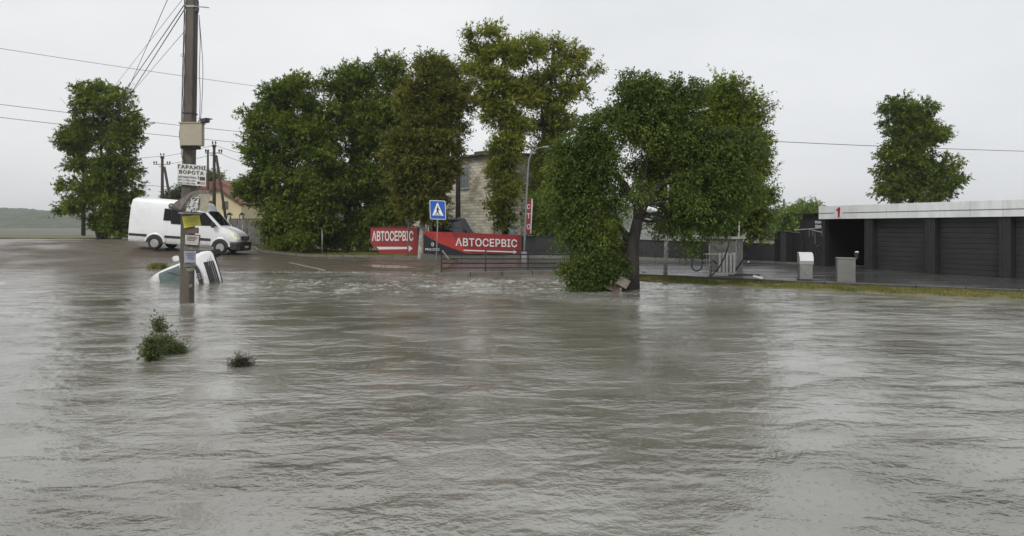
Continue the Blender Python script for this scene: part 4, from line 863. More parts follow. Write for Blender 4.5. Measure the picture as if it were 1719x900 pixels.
a = P(624.5, 405, Yb-.006); text('lettering', 'АВТОСЕРВІС', a, P(694, 404.5, Yb-.006)-a, P(624.5, 388, Yb-.006)-a, m_lt, rb, .012, .025)
MB().prism([P(632, 414.4, Yb-.006), P(636, 419, Yb-.006), P(683.5, 418.2, Yb-.006), P(683.5, 414.6, Yb-.006)][::1], (0, -1, 0), .012).build('arrow_shaft', m_lt, rb)
MB().prism([P(686, 412, Yb-.006), P(686, 422.5, Yb-.006), P(693, 417, Yb-.006)], (0, -1, 0), .012).build('arrow_head', m_lt, rb)
# wall + banner + black fence
def FY(px): return float(np.interp(px, [705, 711, 873, 945, 1100, 1255, 1302, 1345], [32.8, 33.0, 35.4, 35.2, 33.2, 31.4, 30.9, 29.6]))
def FT_(px): return float(np.interp(px, [711, 873, 873.1, 945, 1100, 1255, 1300], [388, 394.5, 397, 397.5, 404, 408.5, 410]))
def FB(px): return float(np.interp(px, [711, 873, 945, 1100, 1255, 1300, 1345], [426, 427.5, 425.5, 433, 438, 439, 440.5]))
m_wallc = mat('stained_wall', (.13, .125, .11), .7, (.19, .18, .16), 1.6, .5, 18)
wl = thing('low_concrete_wall', 'low stained concrete wall carrying the red banner and black fence', 'wall', P(711, 437, 33.0))
xsn = [706, 740, 775, 810, 845, 878, 912, 948, 985, 1020, 1060, 1100, 1140, 1180, 1220, 1260, 1302, 1345]
for a, b in zip(xsn[:-1], xsn[1:]):
    pa, pb = P(a+.3, FB(a)+.3, FY(a)), P(b-.3, FB(b)+.3, FY(b)); g = Vector((0, .10, 0))
    f = [Vector((pa.x, pa.y, -.05)), Vector((pb.x, pb.y, -.05)), pb, pa]; MB().prism(f, (0, -1, 0), .24).build('wall_block', m_wallc, wl)
m_fblk = mat('black_sheet', (.020, .020, .022), .42, (.034, .033, .036), 1.2); bf = thing('black_metal_fence', 'long black sheet metal fence on the low wall', 'fence', P(876, 427, 35.5))
xsf = [876.5, 899, 922, 946, 972, 998, 1024, 1050, 1076, 1100, 1126, 1152, 1178, 1204, 1230, 1255, 1278, 1300]
for a, b in zip(xsf[:-1], xsf[1:]):
    f = [P(a+.2, FB(a)-.2, FY(a)+.05), P(b-.2, FB(b)-.2, FY(b)+.05), P(b-.2, FT_(b), FY(b)+.05), P(a+.2, FT_(a), FY(a)+.05)]; MB().prism(f, (0, -1, 0), .04).build('fence_panel', m_fblk, bf)
    MB().bar(f[3]+Vector((0, -.03, .01)), f[2]+Vector((0, -.03, .01)), .07, .04).build('cap_rail', m_black, bf)
    MB().bar(P(a, FB(a), FY(a)+.10), P(a, FT_(a)-.5, FY(a)+.10), .06, .06, (0, 1, 0)).build('fence_post', m_black, bf)
ht = thing('tall_black_gate', 'taller curved black sheet panel between the black fence and the car wash', 'fence', P(1302, 440, 30.9))
xg = [1300.5, 1310, 1320, 1330, 1340, 1346]; yg = [389.5, 389.8, 390.2, 391, 392, 392.6]; Yg_ = [31.0, 31.1, 31.0, 30.6, 30.0, 29.6]
for i in range(5):
    f = [Vector((X(xg[i], Yg_[i]), Yg_[i], .12)), Vector((X(xg[i+1]-.15, Yg_[i+1]), Yg_[i+1], .12)), P(xg[i+1]-.15, yg[i+1], Yg_[i+1]), P(xg[i], yg[i], Yg_[i])]
    MB().prism(f, (0, -1, 0), .05).build('sheet_panel', m_fblk, ht); MB().bar(f[3]+Vector((0, -.02, .02)), f[2]+Vector((0, -.02, .02)), .08, .04).build('cap_rail', m_black, ht)
bn = thing('autoservice_banner', 'long red banner with АВТОСЕРВІС, arrow and dark logo corner on the wall behind the railing', 'banner', P(790, 427, 34.2))
_b0, _b1 = P(711, 400, FY(711)), P(873, 400, FY(873)); _bd = (_b1-_b0); _bd.z = 0
def BP(px, f, off=0.0):   # f: 0 top, 1 bottom
    u_ = (px-CX)/F; Y = _b0.y+_bd.y*(u_*_b0.y-_b0.x)/(_bd.x-u_*_bd.y)-.06-off; y0 = float(np.interp(px, [711, 873], [388, 394.5])); y1 = float(np.interp(px, [711, 873], [425.6, 427.3])); return P(px, y0+(y1-y0)*f, Y)
nrm = (BP(873, 0)-BP(711, 0)).cross(Vector((0, 0, -1))); nrm = Vector((nrm.x, nrm.y, 0)).normalized(); nrm = -nrm if nrm.y > 0 else nrm
def bp_(name, pts, m_, off, th=.006): return MB().prism([BP(a, f, off) for a, f in pts], nrm, th).build(name, m_, bn)
bp_('panel', [(711, 1), (873, 1), (873, 0), (711, 0)], m_redb, 0, .05)
bp_('bright_area', [(711.5, .02), (711.8, .12), (742, .62), (765, .88), (790, .98), (768, .5), (757, .02)][::1], m_redl, .010)
bp_('logo_corner', [(711.3, .12), (711.3, .99), (783, .99), (772, .86), (755, .70), (737, .52), (722, .30)], m_navy, .018)
for k in range(3): bp_('stripe', [(713+5*k, .16+.10*k), (714.5+5*k, .20+.10*k), (720+5*k, .06+.06*k), (718+5*k, .03+.06*k)], m_redb, .020)
Yt = .026; 
def btxt(s, x0, x1, f0, f1, bold, **k): p = BP(x0, f1, Yt); text('lettering', s, p, BP(x1, f1, Yt)-p, BP(x0, f0, Yt)-p, m_lt, bn, .006, bold, **k)
btxt('АВТОСЕРВІС', 764.5, 868, .25, .64, .022, space=1.06)
btxt('PRO.СТО', 714, 737.5, .76, .865, .02)
bp_('arrow_shaft', [(778, .80), (779, .86), (863, .905), (863, .845)], m_lt, Yt); bp_('arrow_head', [(862, .78), (862, .98), (867.5, .875)], m_lt, Yt)
bp_('arrow_line', [(795, .905), (795, .92), (863, .94), (863, .925)], m_redl, Yt)
c = BP(726, .60, Yt); MB().tube([c+Vector((.065*math.cos(a), 0, .075*math.sin(a)+.02)) for a in np.linspace(-1.2, 4.6, 14)], .022, 6).build('emblem_ring', m_lt, bn); MB().bar(c+Vector((.01, 0, -.02)), c+Vector((.03, 0, -.10)), .03, .02).build('emblem_stem', m_lt, bn)
MB().bar(P(874.7, 394, 35.3), P(874.7, 437, 35.3), .10, .10, (0, 1, 0)).build('end_post', mat('brown_post', (.05, .03, .025), .6), bn)

# ---------------------------------------------------------------- railing
def RY(px): return float(np.interp(px, [740, 958], [24.35, 26.2]))
rl = thing('pedestrian_railing', 'black steel railing on the concrete edge before the red banner', 'railing', P(740, 458, 24.35))
for px, yt in ((741, 425.5), (815, 419.8), (886.5, 419.8), (957.5, 420)):
    b = Vector((X(px, RY(px)), RY(px), .15)); MB().bar(b, P(px+.3, yt, RY(px)), .065, .06, (0, 1, 0)).build('post', m_black, rl)
for (ya, yb, w) in ((427, 427.5, .045), (434.3, 435, .032), (442, 442.2, .04), (450, 449.3, .032)):
    for (a, b) in ((741, 815), (815, 886.5), (886.5, 957.5)):
        f = lambda q: ya+(yb-ya)*(q-741)/216.5; MB().bar(P(a+.8, f(a), RY(a)), P(b-.8, f(b), RY(b)), w, w*1.3).build('rail', m_black, rl)
for (a, b) in ((815, 886.5), (886.5, 957.5)): MB().bar(P(a, 420.4, RY(a)), P(b, 420.4, RY(b)), .022, .022).build('thin_rail', m_black, rl)
o = MB().bar(P(742.5, 420.5, 24.2), P(753, 434.5, 24.2), .04, .05, (0, 1, 0)).build('loose_batten', m_galv); tag(o, 'pale stick leaning on the left end of the black railing', 'stick')
# pedestrian crossing sign
Yc = 26.0; cs = thing('pedestrian_crossing_sign', 'blue square sign with white triangle and walking figure on a thin grey post', 'road sign', P(731.5, 462, Yc))
MB().tube([P(731.5, 468, Yc), P(735, 368, Yc), P(735.6, 340, Yc)], .028, 10).build('post', m_galv, cs, smooth=True)
C0 = P(734.8, 352.5, Yc-.05); rx = Vector((1, .10, -.035)).normalized()*.345; rz = Vector((-.035, 0, 1)).normalized()*.415; nn = rx.cross(rz).normalized()
def SP(u, v, o_=0): return C0+rx*u+rz*v+nn*o_
def rr(w, h, r, o_): 
    pts = []
    for cx_, cy_, a0 in ((w-r, -h+r*.83, -90), (w-r, h-r*.83, 0), (-w+r, h-r*.83, 90), (-w+r, -h+r*.83, 180)):
        for k in range(4): a = R(a0+30*k); pts.append(SP(cx_+r*math.cos(a), cy_+r*.83*math.sin(a), o_))
    return pts
MB().prism(rr(1, 1, .16, .0), nn, .02).build('plate', mat('sign_border', (.70, .72, .74), .35), cs)
MB().prism(rr(.92, .935, .12, .004), nn, .003).build('blue_face', mat('sign_blue', (.012, .095, .42), .3, (.014, .105, .46), 4), cs)
MB().prism([SP(-.70, -.60, .008), SP(.70, -.60, .008), SP(.04, .74, .008), SP(-.04, .74, .008)], nn, .003).build('white_triangle', mat('sign_white_face', (.82, .82, .80), .35), cs)
fig = MB(); o_ = .012
def fb(a, b, w): 
    a, b = SP(*a, o_), SP(*b, o_); d = (b-a).normalized(); s_ = nn.cross(d)*w; fig.prism([a-s_, b-s_, b+s_, a+s_], nn, .003)
fig.prism([SP(.02+.075*math.cos(a), .34+.065*math.sin(a), o_) for a in np.linspace(0, 5.8, 12)], nn, .003)
fb((.0, .25), (-.02, -.12), .035); fb((-.02, -.1), (.10, -.32), .022); fb((.10, -.32), (.16, -.5), .02); fb((-.02, -.1), (-.14, -.30), .022); fb((-.14, -.3), (-.28, -.46), .02); fb((.0, .2), (.15, .02), .018); fb((.0, .2), (-.16, .05), .018); fb((.15, .02), (.22, -.02), .015)
for k in range(5): fb((-.45+.2*k, -.57), (-.40+.2*k, -.50), .022)
fig.build('walking_figure', m_ink, cs)
# thin post with plates seen from behind
Y_ = 34.6; tp = thing('thin_sign_post', 'thin pale post with a small grey sign back, before the red arrow board', 'sign post', Vector((X(685, Y_), Y_, float(H(X(685, Y_), Y_)))))
MB().tube([Vector((X(684.5, Y_), Y_, .15)), P(687, 305, Y_)], [.035, .03], 8).build('post', m_galv, tp, smooth=True)
MB().box(P(686.5, 362.5, Y_-.06), (.40, .03, .80), ch=.01).build('plate', mat('plate_back', (.33, .34, .34), .5, (.25, .25, .25), 5), tp); MB().box(P(687, 330, Y_-.04), (.11, .06, .85)).build('lamp_tube', mat('pale_grey', (.42, .42, .41), .6), tp)

# lamp posts
def lamp(px, yb, pts, Y, r, label, m_, head=None, grp='street poles', name='lamp_post'):
    b = P(px, yb, Y); root = thing(name, label, 'lamp post', b, 0, grp); pp = [b-Vector((0, 0, .2))]+[P(a, c_, Y) for a, c_ in pts]; n = len(pp)
    MB().tube(pp, [r*(1-.5*i/(n-1)) for i in range(n)], 10).build('pole', m_, root, smooth=True)
    if head: MB().bar(P(head[0], head[1], Y), P(head[2], head[3], Y), .16, .09).build('lamp_head', m_galv, root, bev=.02)
    return root
lp = lamp(879.5, 437, [(881, 400), (884, 330), (886.5, 285), (888, 268), (893, 256), (901, 249.5), (912, 247)], 34.4, .065, 'grey lamp post with a curved arm beside the red feather flag', mat('dull_galvanised', (.22, .23, .23), .5, (.16, .165, .165), 6), (911, 247.2, 921, 246.5))
mb = MB().box(P(879.6, 430, 34.3), (.30, .26, .5)).build('base_collar', m_galv, lp)
m_postw = mat('flaked_white_paint', (.50, .50, .47), .7, (.24, .23, .21), 9, .4, 30, lo=.42, hi=.62)
lamp(1116.5, 460, [(1119, 400), (1122, 330), (1125, 240), (1135, 205), (1168, 187)], 23.6, .085, 'flaky white lamp post left of the dangling branches of the big tree', m_postw, (1166, 187.5, 1189, 182))
lamp(1200, 452, [(1200.5, 400), (1202, 330), (1203, 235)], 23.9, .055, 'thin white flaky pole at the left back corner of the grey kiosk', m_postw)
lamp(1240, 450, [(1240.5, 400), (1241, 372)], 24.0, .04, 'short thin pole rising behind the kiosk roof', m_postw)

# feather flag
fl = thing('feather_flag', 'tall narrow red flag with white letters СТО beside the curved lamp post', 'flag', P(881, 397, 34.9)); Yl = 34.9
pts = [(880.5, 391), (881.5, 360), (884.5, 343), (888, 335), (893.5, 332.5), (894, 345), (892.5, 370), (890.5, 392)]
MB().prism([P(a, b, Yl) for a, b in pts][::-1], (0, -1, 0), .01).build('cloth', m_redb, fl)
MB().tube([P(880, 400, Yl), P(880.5, 375, Yl), P(883, 345, Yl), P(887.5, 334, Yl), P(893.5, 331.5, Yl)], .015, 6).build('pole', m_black, fl, smooth=True)
for s, y0, y1 in (('С', 343, 351), ('Т', 358, 367), ('О', 376, 385)): a = P(884.3, y1, Yl-.005); text('lettering', s, a, P(890, y1, Yl-.005)-a, P(884.8, y0, Yl-.005)-a, m_lt, fl, .008, .02)
MB().prism([P(891.5, 392, Yl-.003), P(894.3, 340, Yl-.003), P(893.6, 332.5, Yl-.003), P(892.2, 334, Yl-.003), P(890.3, 392, Yl-.003)], (0, -1, 0), .006).build('white_edge', m_lt, fl)

# ---------------------------------------------------------------- pale brick building
m_mort = mat('mortar', (.30, .28, .235), .9, (.24, .22, .18), 3); 
def brickmat():
    m = bpy.data.materials.new('silicate_brick'); m.use_nodes = True; t = m.node_tree; l = t.links.new; b = t.nodes['Principled BSDF']; b.inputs['Roughness'].default_value = .85
    ge = t.nodes.new('ShaderNodeNewGeometry'); r = t.nodes.new('ShaderNodeValToRGB'); e = r.color_ramp.elements; e[0].color = (.40, .365, .285, 1); e[1].color = (.62, .58, .48, 1); e[0].position = 0; e[1].position = .8
    l(ge.outputs['Random Per Island'], r.inputs[0]); n = t.nodes.new('ShaderNodeTexNoise'); n.inputs['Scale'].default_value = .55; n.inputs['Detail'].default_value = 6; l(ge.outputs['Position'], n.inputs['Vector'])
    r2 = t.nodes.new('ShaderNodeValToRGB'); r2.color_ramp.elements[0].position = .36; r2.color_ramp.elements[0].color = (.58, .52, .42, 1); r2.color_ramp.elements[1].position = .52; r2.color_ramp.elements[1].color = (1, 1, 1, 1); l(n.outputs[0], r2.inputs[0])
    mx_ = t.nodes.new('ShaderNodeMix'); mx_.data_type = 'RGBA'; mx_.blend_type = 'MULTIPLY'; mx_.inputs[0].default_value = .8; l(r.outputs[0], mx_.inputs[6]); l(r2.outputs[0], mx_.inputs[7]); l(mx_.outputs[2], b.inputs['Base Color']); return m
m_brick = brickmat()
bb = thing('brick_building', 'two storey pale brick building behind the red banner', 'building', (X(828, 47), 47, 0))
KA, KB, KC = Vector((X(690, 54.5), 54.5, 0)), Vector((X(828, 47), 47, 0)), Vector((X(965, 48.6), 48.6, 0)); HT = 7.75
back = Vector((3, 12, 0))
MB().prism([KA, KB, KC, KC+back, KA+back][::-1], (0, 0, -1), HT).build('wall', m_mort, bb)
mb = MB(); rg_ = random.Random(3)
openA = [(X(772.5, 50.2), X(788.5, 50.2), 5.35, 7.05)]; doorC = (X(846, 47.3), X(863, 47.3), 0, 3.9)
for (a, b, ops) in ((KA, KB, openA), (KB, KC, [doorC])):
    d = b-a; Ln = d.length; d.normalize(); nrm_ = Vector((d.y, -d.x, 0)); ncr = 33; ch_ = HT/ncr
    for r_ in range(ncr):
        x = -(r_ % 2)*.25
        while x < Ln:
            x0, x1 = max(0, x), min(Ln, x+.5); x += .5
            if x1-x0 < .08: continue
            p0, p1 = a+d*x0, a+d*x1; z0 = r_*ch_; skip = False
            for (ox0, ox1, oz0, oz1) in ops:
                if p1.x > ox0 and p0.x < ox1 and z0+ch_ > oz0 and z0 < oz1: skip = True
            if skip: continue
            c_ = (p0+p1)/2; j = rg_.uniform(.012, .024); mb.box(c_+nrm_*j*.5+Vector((0, 0, z0+ch_/2)), (x1-x0-.02, j, ch_-.028), Matrix((d, -nrm_, Vector((0, 0, 1)))).transposed())
o = mb.build('block_courses', m_brick, bb); o['kind'] = 'stuff'
dA = (KB-KA).normalized(); nA = Vector((dA.y, -dA.x, 0)); dC = (KC-KB).normalized(); nC = Vector((dC.y, -dC.x, 0))
for (a, b, nn_) in ((KA, KB, nA), (KB, KC, nC)): MB().bar(a+nn_*.2+Vector((0, 0, HT+.06)), b+nn_*.2+Vector((0, 0, HT+.06)), .7, .13).build('roof_edge', mat('roof_slate', (.05, .045, .042), .7, (.08, .07, .065), 3), bb)
MB().prism([KA, KB, KC, KC+back, KA+back][::-1], (0, 0, -1), .0).v
MB().prism([p+Vector((0, 0, HT+.12)) for p in [KA, KB, KC, KC+back, KA+back][::-1]], (0, 0, -1), .08).build('roof', mat('roof_slate', (.05, .045, .04)), bb)
MB().box(KB-dA*1.3+Vector((0, .5, HT+.28)), (1.3, .6, .28), Matrix((dA, -nA, Vector((0, 0, 1)))).transposed()).build('roof_vent', mat('roof_slate', (.05, .045, .04)), bb)
def onA(px, f=0.0): # param along KA-KB for photo px
    u = (px-CX)/F; s = (u*KA.y-KA.x)/(dA.x-u*dA.y); return KA+dA*s+nA*f
w0, w1 = onA(773, .0), onA(788.3, .0); z0, z1 = 5.22, 7.02
win = MB().prism([w0+Vector((0, 0, z0)), w1+Vector((0, 0, z0)), w1+Vector((0, 0, z1)), w0+Vector((0, 0, z1))], nA, .04)
wo2 = MB(); cc = (w0+w1)/2; Wd = (w1-w0).length; axA = Matrix((dA, -nA, Vector((0, 0, 1)))).transposed()
for (dx, dz_, sx_, sz_) in ((-Wd/2+.03, 0, .06, z1-z0), (Wd/2-.03, 0, .06, z1-z0), (0, (z1-z0)/2-.03, Wd-.12, .06), (0, -(z1-z0)/2+.03, Wd-.12, .06), (-Wd/6, 0, .05, z1-z0-.12), (Wd/6, 0, .05, z1-z0-.12)):
    wo2.box(cc+dA*dx+nA*.02+Vector((0, 0, (z0+z1)/2+dz_)), (sx_, .06, sz_), axA)
wf = wo2.build('window', mat('window_frame', (.30, .33, .34), .6), bb)
for k in range(3): MB().box(cc+dA*(k-1)*Wd/3+nA*.012+Vector((0, 0, (z0+z1)/2)), (Wd/3-.06, .01, z1-z0-.12), axA).build('pane', mat('dull_pane', (.055, .065, .065), .12, (.13, .145, .14), .9, spec=.8), wf)
MB().box(cc+nA*.06+Vector((0, 0, z0-.04)), (Wd+.1, .16, .06), axA).build('sill', m_galv, bb)
def onC(px, f=0.0): u = (px-CX)/F; s = (u*KB.y-KB.x)/(dC.x-u*dC.y); return KB+dC*s+nC*f
m_bdoor = mat('pale_blue_paint', (.26, .42, .50), .55, (.22, .37, .45), 3); d0, d1 = onC(847, .01), onC(862.5, .01); axC = Matrix((dC, -nC, Vector((0, 0, 1)))).transposed(); cd = (d0+d1)/2; wd = (d1-d0).length
dr_ = MB().box(cd+Vector((0, 0, 1.3)), (wd, .05, 2.6), axC).build('blue_door', m_bdoor, bb); MB().box(cd+Vector((0, 0, 3.25)), (wd, .05, 1.2), axC).build('upper_panel', mat('faded_blue_paint', (.34, .42, .43), .6), bb)
for s in (-.5, 0, .5): MB().box(cd+dC*wd*s*.98+nC*.03+Vector((0, 0, 1.3)), (.04, .02, 2.6), axC).build('door_batten', m_bdoor, dr_)
c_ = onC(834, .1); MB().tube([c_+Vector((0, 0, .0)), c_+Vector((0, 0, 2.2))], .06, 8).build('blue_downpipe', m_bdoor, bb)
c_ = onC(874.5, .12); MB().tube([c_+Vector((0, 0, .4)), c_+Vector((0, 0, 6.6))], .035, 6).build('gas_pipe', m_galv, bb)
MB().tube([onC(862, .12)+Vector((0, 0, 3.85)), onC(884, .12)+Vector((0, 0, 3.8))], .035, 6).build('gas_pipe', m_galv, bb); MB().box(onC(873.5, .15)+Vector((0, 0, 3.1)), (.2, .12, .25), axC).build('wall_lamp', m_black, bb)

# dark vehicle behind the banner
sv = thing('parked_minibus', 'black high vehicle parked behind the banner, only its roof showing', 'minibus', (X(757, 38.5), 38.5, .15)); sv.rotation_euler = (0, 0, R(6))
BS = [(-2.3, 1.75, .86), (-2.2, 2.05, .92), (-1.9, 2.22, .95), (1.1, 2.24, .95), (1.5, 2.16, .94), (2.35, 1.30, .93), (2.9, 1.12, .86), (3.05, .8, .75)]
BS = [(-s_[0]*.6, s_[1], s_[2]) for s_ in BS][::-1]
m_bc = mat('black_car_paint', (.016, .016, .017), .2, coat=.5)
BS = [(x*-1, T, w) for x, T, w in BS][::-1]
loft([car_ring(x, T+.25, w, .3) for x, T, w in BS]).build('body', m_bc, sv, local=True, smooth=True)
BS2 = [(x, T+.25, w) for x, T, w in BS]
for s in (-1, 1):
    for (xa, xb) in ((-1.15, -.55), (-.5, .1), (.15, .65)): side_patch(BS2, .3, [(xa, 1.45), (xa, 2.2), (xb, 2.2), (xb, 1.45)], s).build('side_window', m_glass, sv, local=True)
    for xw in (-.9, .95): wheel(sv, xw, s*.85, .33, .33, .22, s)

# ---------------------------------------------------------------- car wash
cw = thing('car_wash', 'black car wash building with white fascia and red figure 1', 'building', (14.27, 29.4, .15))
O = Vector((14.27, 29.4, .15)); dW = Vector((1.55, -3.0, 0)).normalized(); nW = Vector((dW.y, -dW.x, 0)); nW = nW if nW.dot(Vector((-.5, -.9, 0))) > 0 else -nW; bk_ = -nW; axW = Matrix((dW, -nW, Vector((0, 0, 1)))).transposed()
def sW(px, off=0.0):
    u = (px-CX)/F; o2 = O+nW*off; return (u*o2.y-o2.x)/(dW.x-u*dW.y)
def W_(s, z, off=0.0): return O+dW*s+nW*off+Vector((0, 0, z-.15))
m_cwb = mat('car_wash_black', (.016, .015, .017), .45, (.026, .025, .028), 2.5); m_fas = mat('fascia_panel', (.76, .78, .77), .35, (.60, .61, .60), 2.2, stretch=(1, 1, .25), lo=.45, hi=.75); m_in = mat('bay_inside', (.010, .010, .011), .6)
s1 = sW(1378); s2 = sW(1450); sE = s1+4*(s2-s1+.45)+.4; Hf0, Hf1 = 2.40, 2.98
MB().box((W_(s1/2, .15)+bk_*2.9+Vector((0, 0, 1.22))), (s1, 5.6, 2.48), axW).build('annex_wall', m_cwb, cw)
MB().box((W_(s1/2-.08, 2.66)+bk_*2.9), (s1+.28, 6.1, .07), axW).build('annex_roof', m_cwb, cw)
MB().box(W_(.03, 1.25, .03), (.07, .07, 2.3), axW).build('corner_post', m_black, cw)
for k in range(5):
    s = s1+k*(s2-s1+.45) if k else s1
    MB().box(W_(s+ (.20 if k else .12)-(.42 if k else 0), 1.30, -.10), (.36 if k else .24, .30, 2.3), axW).build('bay_pillar', mat('pillar_grey', (.017, .017, .018), .5, (.028, .028, .029), 4), cw)
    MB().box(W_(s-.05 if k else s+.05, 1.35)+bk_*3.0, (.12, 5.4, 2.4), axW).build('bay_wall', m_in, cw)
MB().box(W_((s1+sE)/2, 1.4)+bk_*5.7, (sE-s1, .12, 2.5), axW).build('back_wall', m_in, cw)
MB().box(W_((s1+sE)/2, 2.72)+bk_*2.95, (sE-s1, 5.75, .18), axW).build('roof', m_cwb, cw)
n = 10; pwid = (sE-s1)/n
for k in range(n):
    for (za, zb) in ((2.40, 2.66), (2.685, 3.01)):
        MB().box(W_(s1+pwid*(k+.5), (za+zb)/2, .12), (pwid-.012, .10, zb-za), axW, ch=.004).build('fascia_panel', m_fas, cw)
for (a, b) in ((sW(1378), sW(1403)), (sW(1420), sE)): MB().box(W_((a+b)/2, 2.672, .175), (b-a, .012, .028), axW).build('fascia_trim', mat('trim_grey', (.12, .12, .125), .4), cw)
MB().box(W_((sW(1406)+sW(1418))/2, 2.70, .18), (sW(1418)-sW(1406), .012, .50), axW).build('number_panel', mat('number_white', (.70, .70, .69), .35), cw)
_n0 = sW(1408.3); _nw = sW(1414.8)-_n0
MB().prism([W_(_n0+_nw*a_, 2.47+.46*b_, .20) for a_, b_ in ((.42, 0), (.86, .06), (1, 1), (.62, 1), (0, .74), (.06, .60), (.42, .70))], nW, .03).build('number_one', mat('number_red', (.30, .012, .03), .4), cw)
for s, z0_, px0, px1 in (('ВОДА', 2.18, 1368.6, 1379.2), ('ПІНА', 1.98, 1368.6, 1379.2)):
    a = W_(sW(px0, .06), z0_, .06); text('lettering', s, a, W_(sW(px1, .06), z0_, .06)-a, Vector((0, 0, .14)), m_lt, cw, .012, .02)
MB().box(W_((sW(1369)+sW(1380))/2, 2.15, .03), (sW(1380)-sW(1369), .04, .42), axW).build('lettering_board', m_cwb, cw)
bm2 = thing('wash_boom', 'thin pipe frame with hanging hoses on the black annex wall', 'pipe frame', P(1342, 390, 29.0))
MB().tube([P(1333, 386.5, 28.7), P(1352, 385.0, 28.4), P(1378, 383, 27.9)], .025, 6).build('pipe', m_galv, bm2); MB().tube([P(1357, 384.6, 28.3), P(1379, 390, 27.9)], .02, 6).build('pipe', m_galv, bm2)
for px, y0, y1 in ((1358, 385, 398), (1368, 387, 410), (1379.5, 386, 397), (1364, 386, 396)): MB().tube([P(px, y0, 28.2), P(px+.4, y1, 28.2)], .014, 6).build('hanging_hose', m_cableg, bm2)
gb = thing('hose_hanger', 'dark coiled hose hung on the black annex wall', 'hose', P(1374, 440, 28.1))
MB().tube([P(1374+3*math.cos(a), 418+6*math.sin(a)+1.0*k_, 28.05) for k_ in range(3) for a in np.linspace(0, 6.28, 12)], .03, 6).build('coil', m_cable, gb, smooth=True)

for k in range(1, 5):                                            # inside the bays: hose reels, lances, drain and wall panels
    s = s1+k*(s2-s1+.45)-.45
    MB().lathe(W_(s-.3, 1.75)+bk_*3.6, [(.22, -.08), (.22, -.05), (.12, -.05), (.12, .05), (.22, .05), (.22, .08)], 14, Matrix((dW, Vector((0, 0, 1)), nW)).transposed()).build('hose_reel', m_trim, cw)
    MB().tube([W_(s-.12, 1.5)+bk_*1.2, W_(s-.12, .55)+bk_*1.25], .02, 6).build('lance', m_galv, cw)
    MB().box(W_(s-.14, 1.35)+bk_*1.6, (.03, .5, .7), axW).build('control_panel', mat('panel_blue_grey', (.10, .12, .14), .4), cw)
    MB().box(W_(s-1.6, .16)+bk_*1.8, (1.6, .3, .015), axW).build('floor_drain', m_galv, cw)
    MB().tube([W_(s+.21, 2.36, .06), W_(s+.21, .2, .06)], .03, 8).build('downpipe', m_trim, cw)
    if k < 4:                                                     # rolled-down dark shutters close the further bays
        sh = MB().box(W_(s+.23+(s2-s1+.45)/2, 1.27, -.30), (s2-s1+.09, .03, 2.24), axW).build('shutter', m_cwb, cw)
        for q in range(11): MB().box(W_(s+.23+(s2-s1+.45)/2, .26+.205*q, -.27), (s2-s1+.05, .035, .19), axW, ch=.01).build('slat', m_fblk, sh)
# bins on the forecourt
Yn = 20.55; x0, x1 = X(1344.5, Yn), X(1368, Yn); w = x1-x0; c = Vector(((x0+x1)/2, Yn+.2, .15)); axb = Matrix.Rotation(R(-14), 3, 'Z')
vb = thing('vacuum_cabinet', 'stainless steel cabinet with rounded bright hood at the forecourt edge', 'vacuum', c)
MB().box(c+Vector((0, 0, .30)), (w*.86, .36, .60), axb, ch=.01).build('body', mat('dull_steel', (.27, .27, .255), .35, (.20, .20, .19), 5, metal=.4), vb); MB().box(c+Vector((0, 0, .03)), (w*.9, .40, .06), axb).build('plinth', m_trim, vb)
prof = [(-.20, .57), (-.235, .70), (-.20, .84), (-.10, .955), (.05, .985), (.20, .985), (.20, .57)]
fa_ = [axb @ Vector((-w*.45, y, z)) + c for y, z in prof]; MB().prism(fa_, axb @ Vector((-1, 0, 0)), w*.92).build('hood', mat('bright_steel', (.72, .72, .71), .25, (.66, .66, .65), 4, metal=.5), vb, bev=.01)
MB().box(c+axb @ Vector((w*.49, -.05, .58)), (.03, .25, .12), axb).build('nozzle_clip', m_trim, vb)
MB().box(c+axb @ Vector((0, -.186, .28)), (w*.7, .012, .42), axb).build('access_door', mat('dull_steel', (.27, .27, .25)), vb)
Yn = 19.75; x0, x1 = X(1410.5, Yn), X(1440, Yn); w = x1-x0; c = Vector(((x0+x1)/2+.02, Yn+.25, .15)); axb = Matrix.Rotation(R(-22), 3, 'Z')
gb2 = thing('control_cabinet', 'plain grey square cabinet at the forecourt edge near the car wash', 'cabinet', c); m_gc = mat('grey_enamel', (.175, .175, .16), .5, (.14, .14, .13), 3)
MB().box(c+Vector((0, 0, .41)), (w*.93, .46, .80), axb, ch=.01).build('body', m_gc, gb2); MB().box(c+axb @ Vector((0, -.234, .41)), (w*.84, .012, .72), axb).build('door', m_gc, gb2); MB().box(c+Vector((0, 0, .82)), (w*.97, .50, .03), axb).build('lid', m_gc, gb2)
c2 = P(1437, 435, Yn+.2); dv = thing('vacuum_nozzle', 'black device with a white knob on top of the grey cabinet', 'device', c2)
MB().box(c2+Vector((0, 0, .07)), (.10, .12, .15), ch=.02).build('base', m_trim, dv); MB().box(c2+Vector((.01, 0, .19)), (.14, .10, .07), ch=.02).build('head', m_trim, dv); MB().box(c2+Vector((.015, -.02, .245)), (.10, .06, .035), ch=.01).build('knob', m_lt, dv)

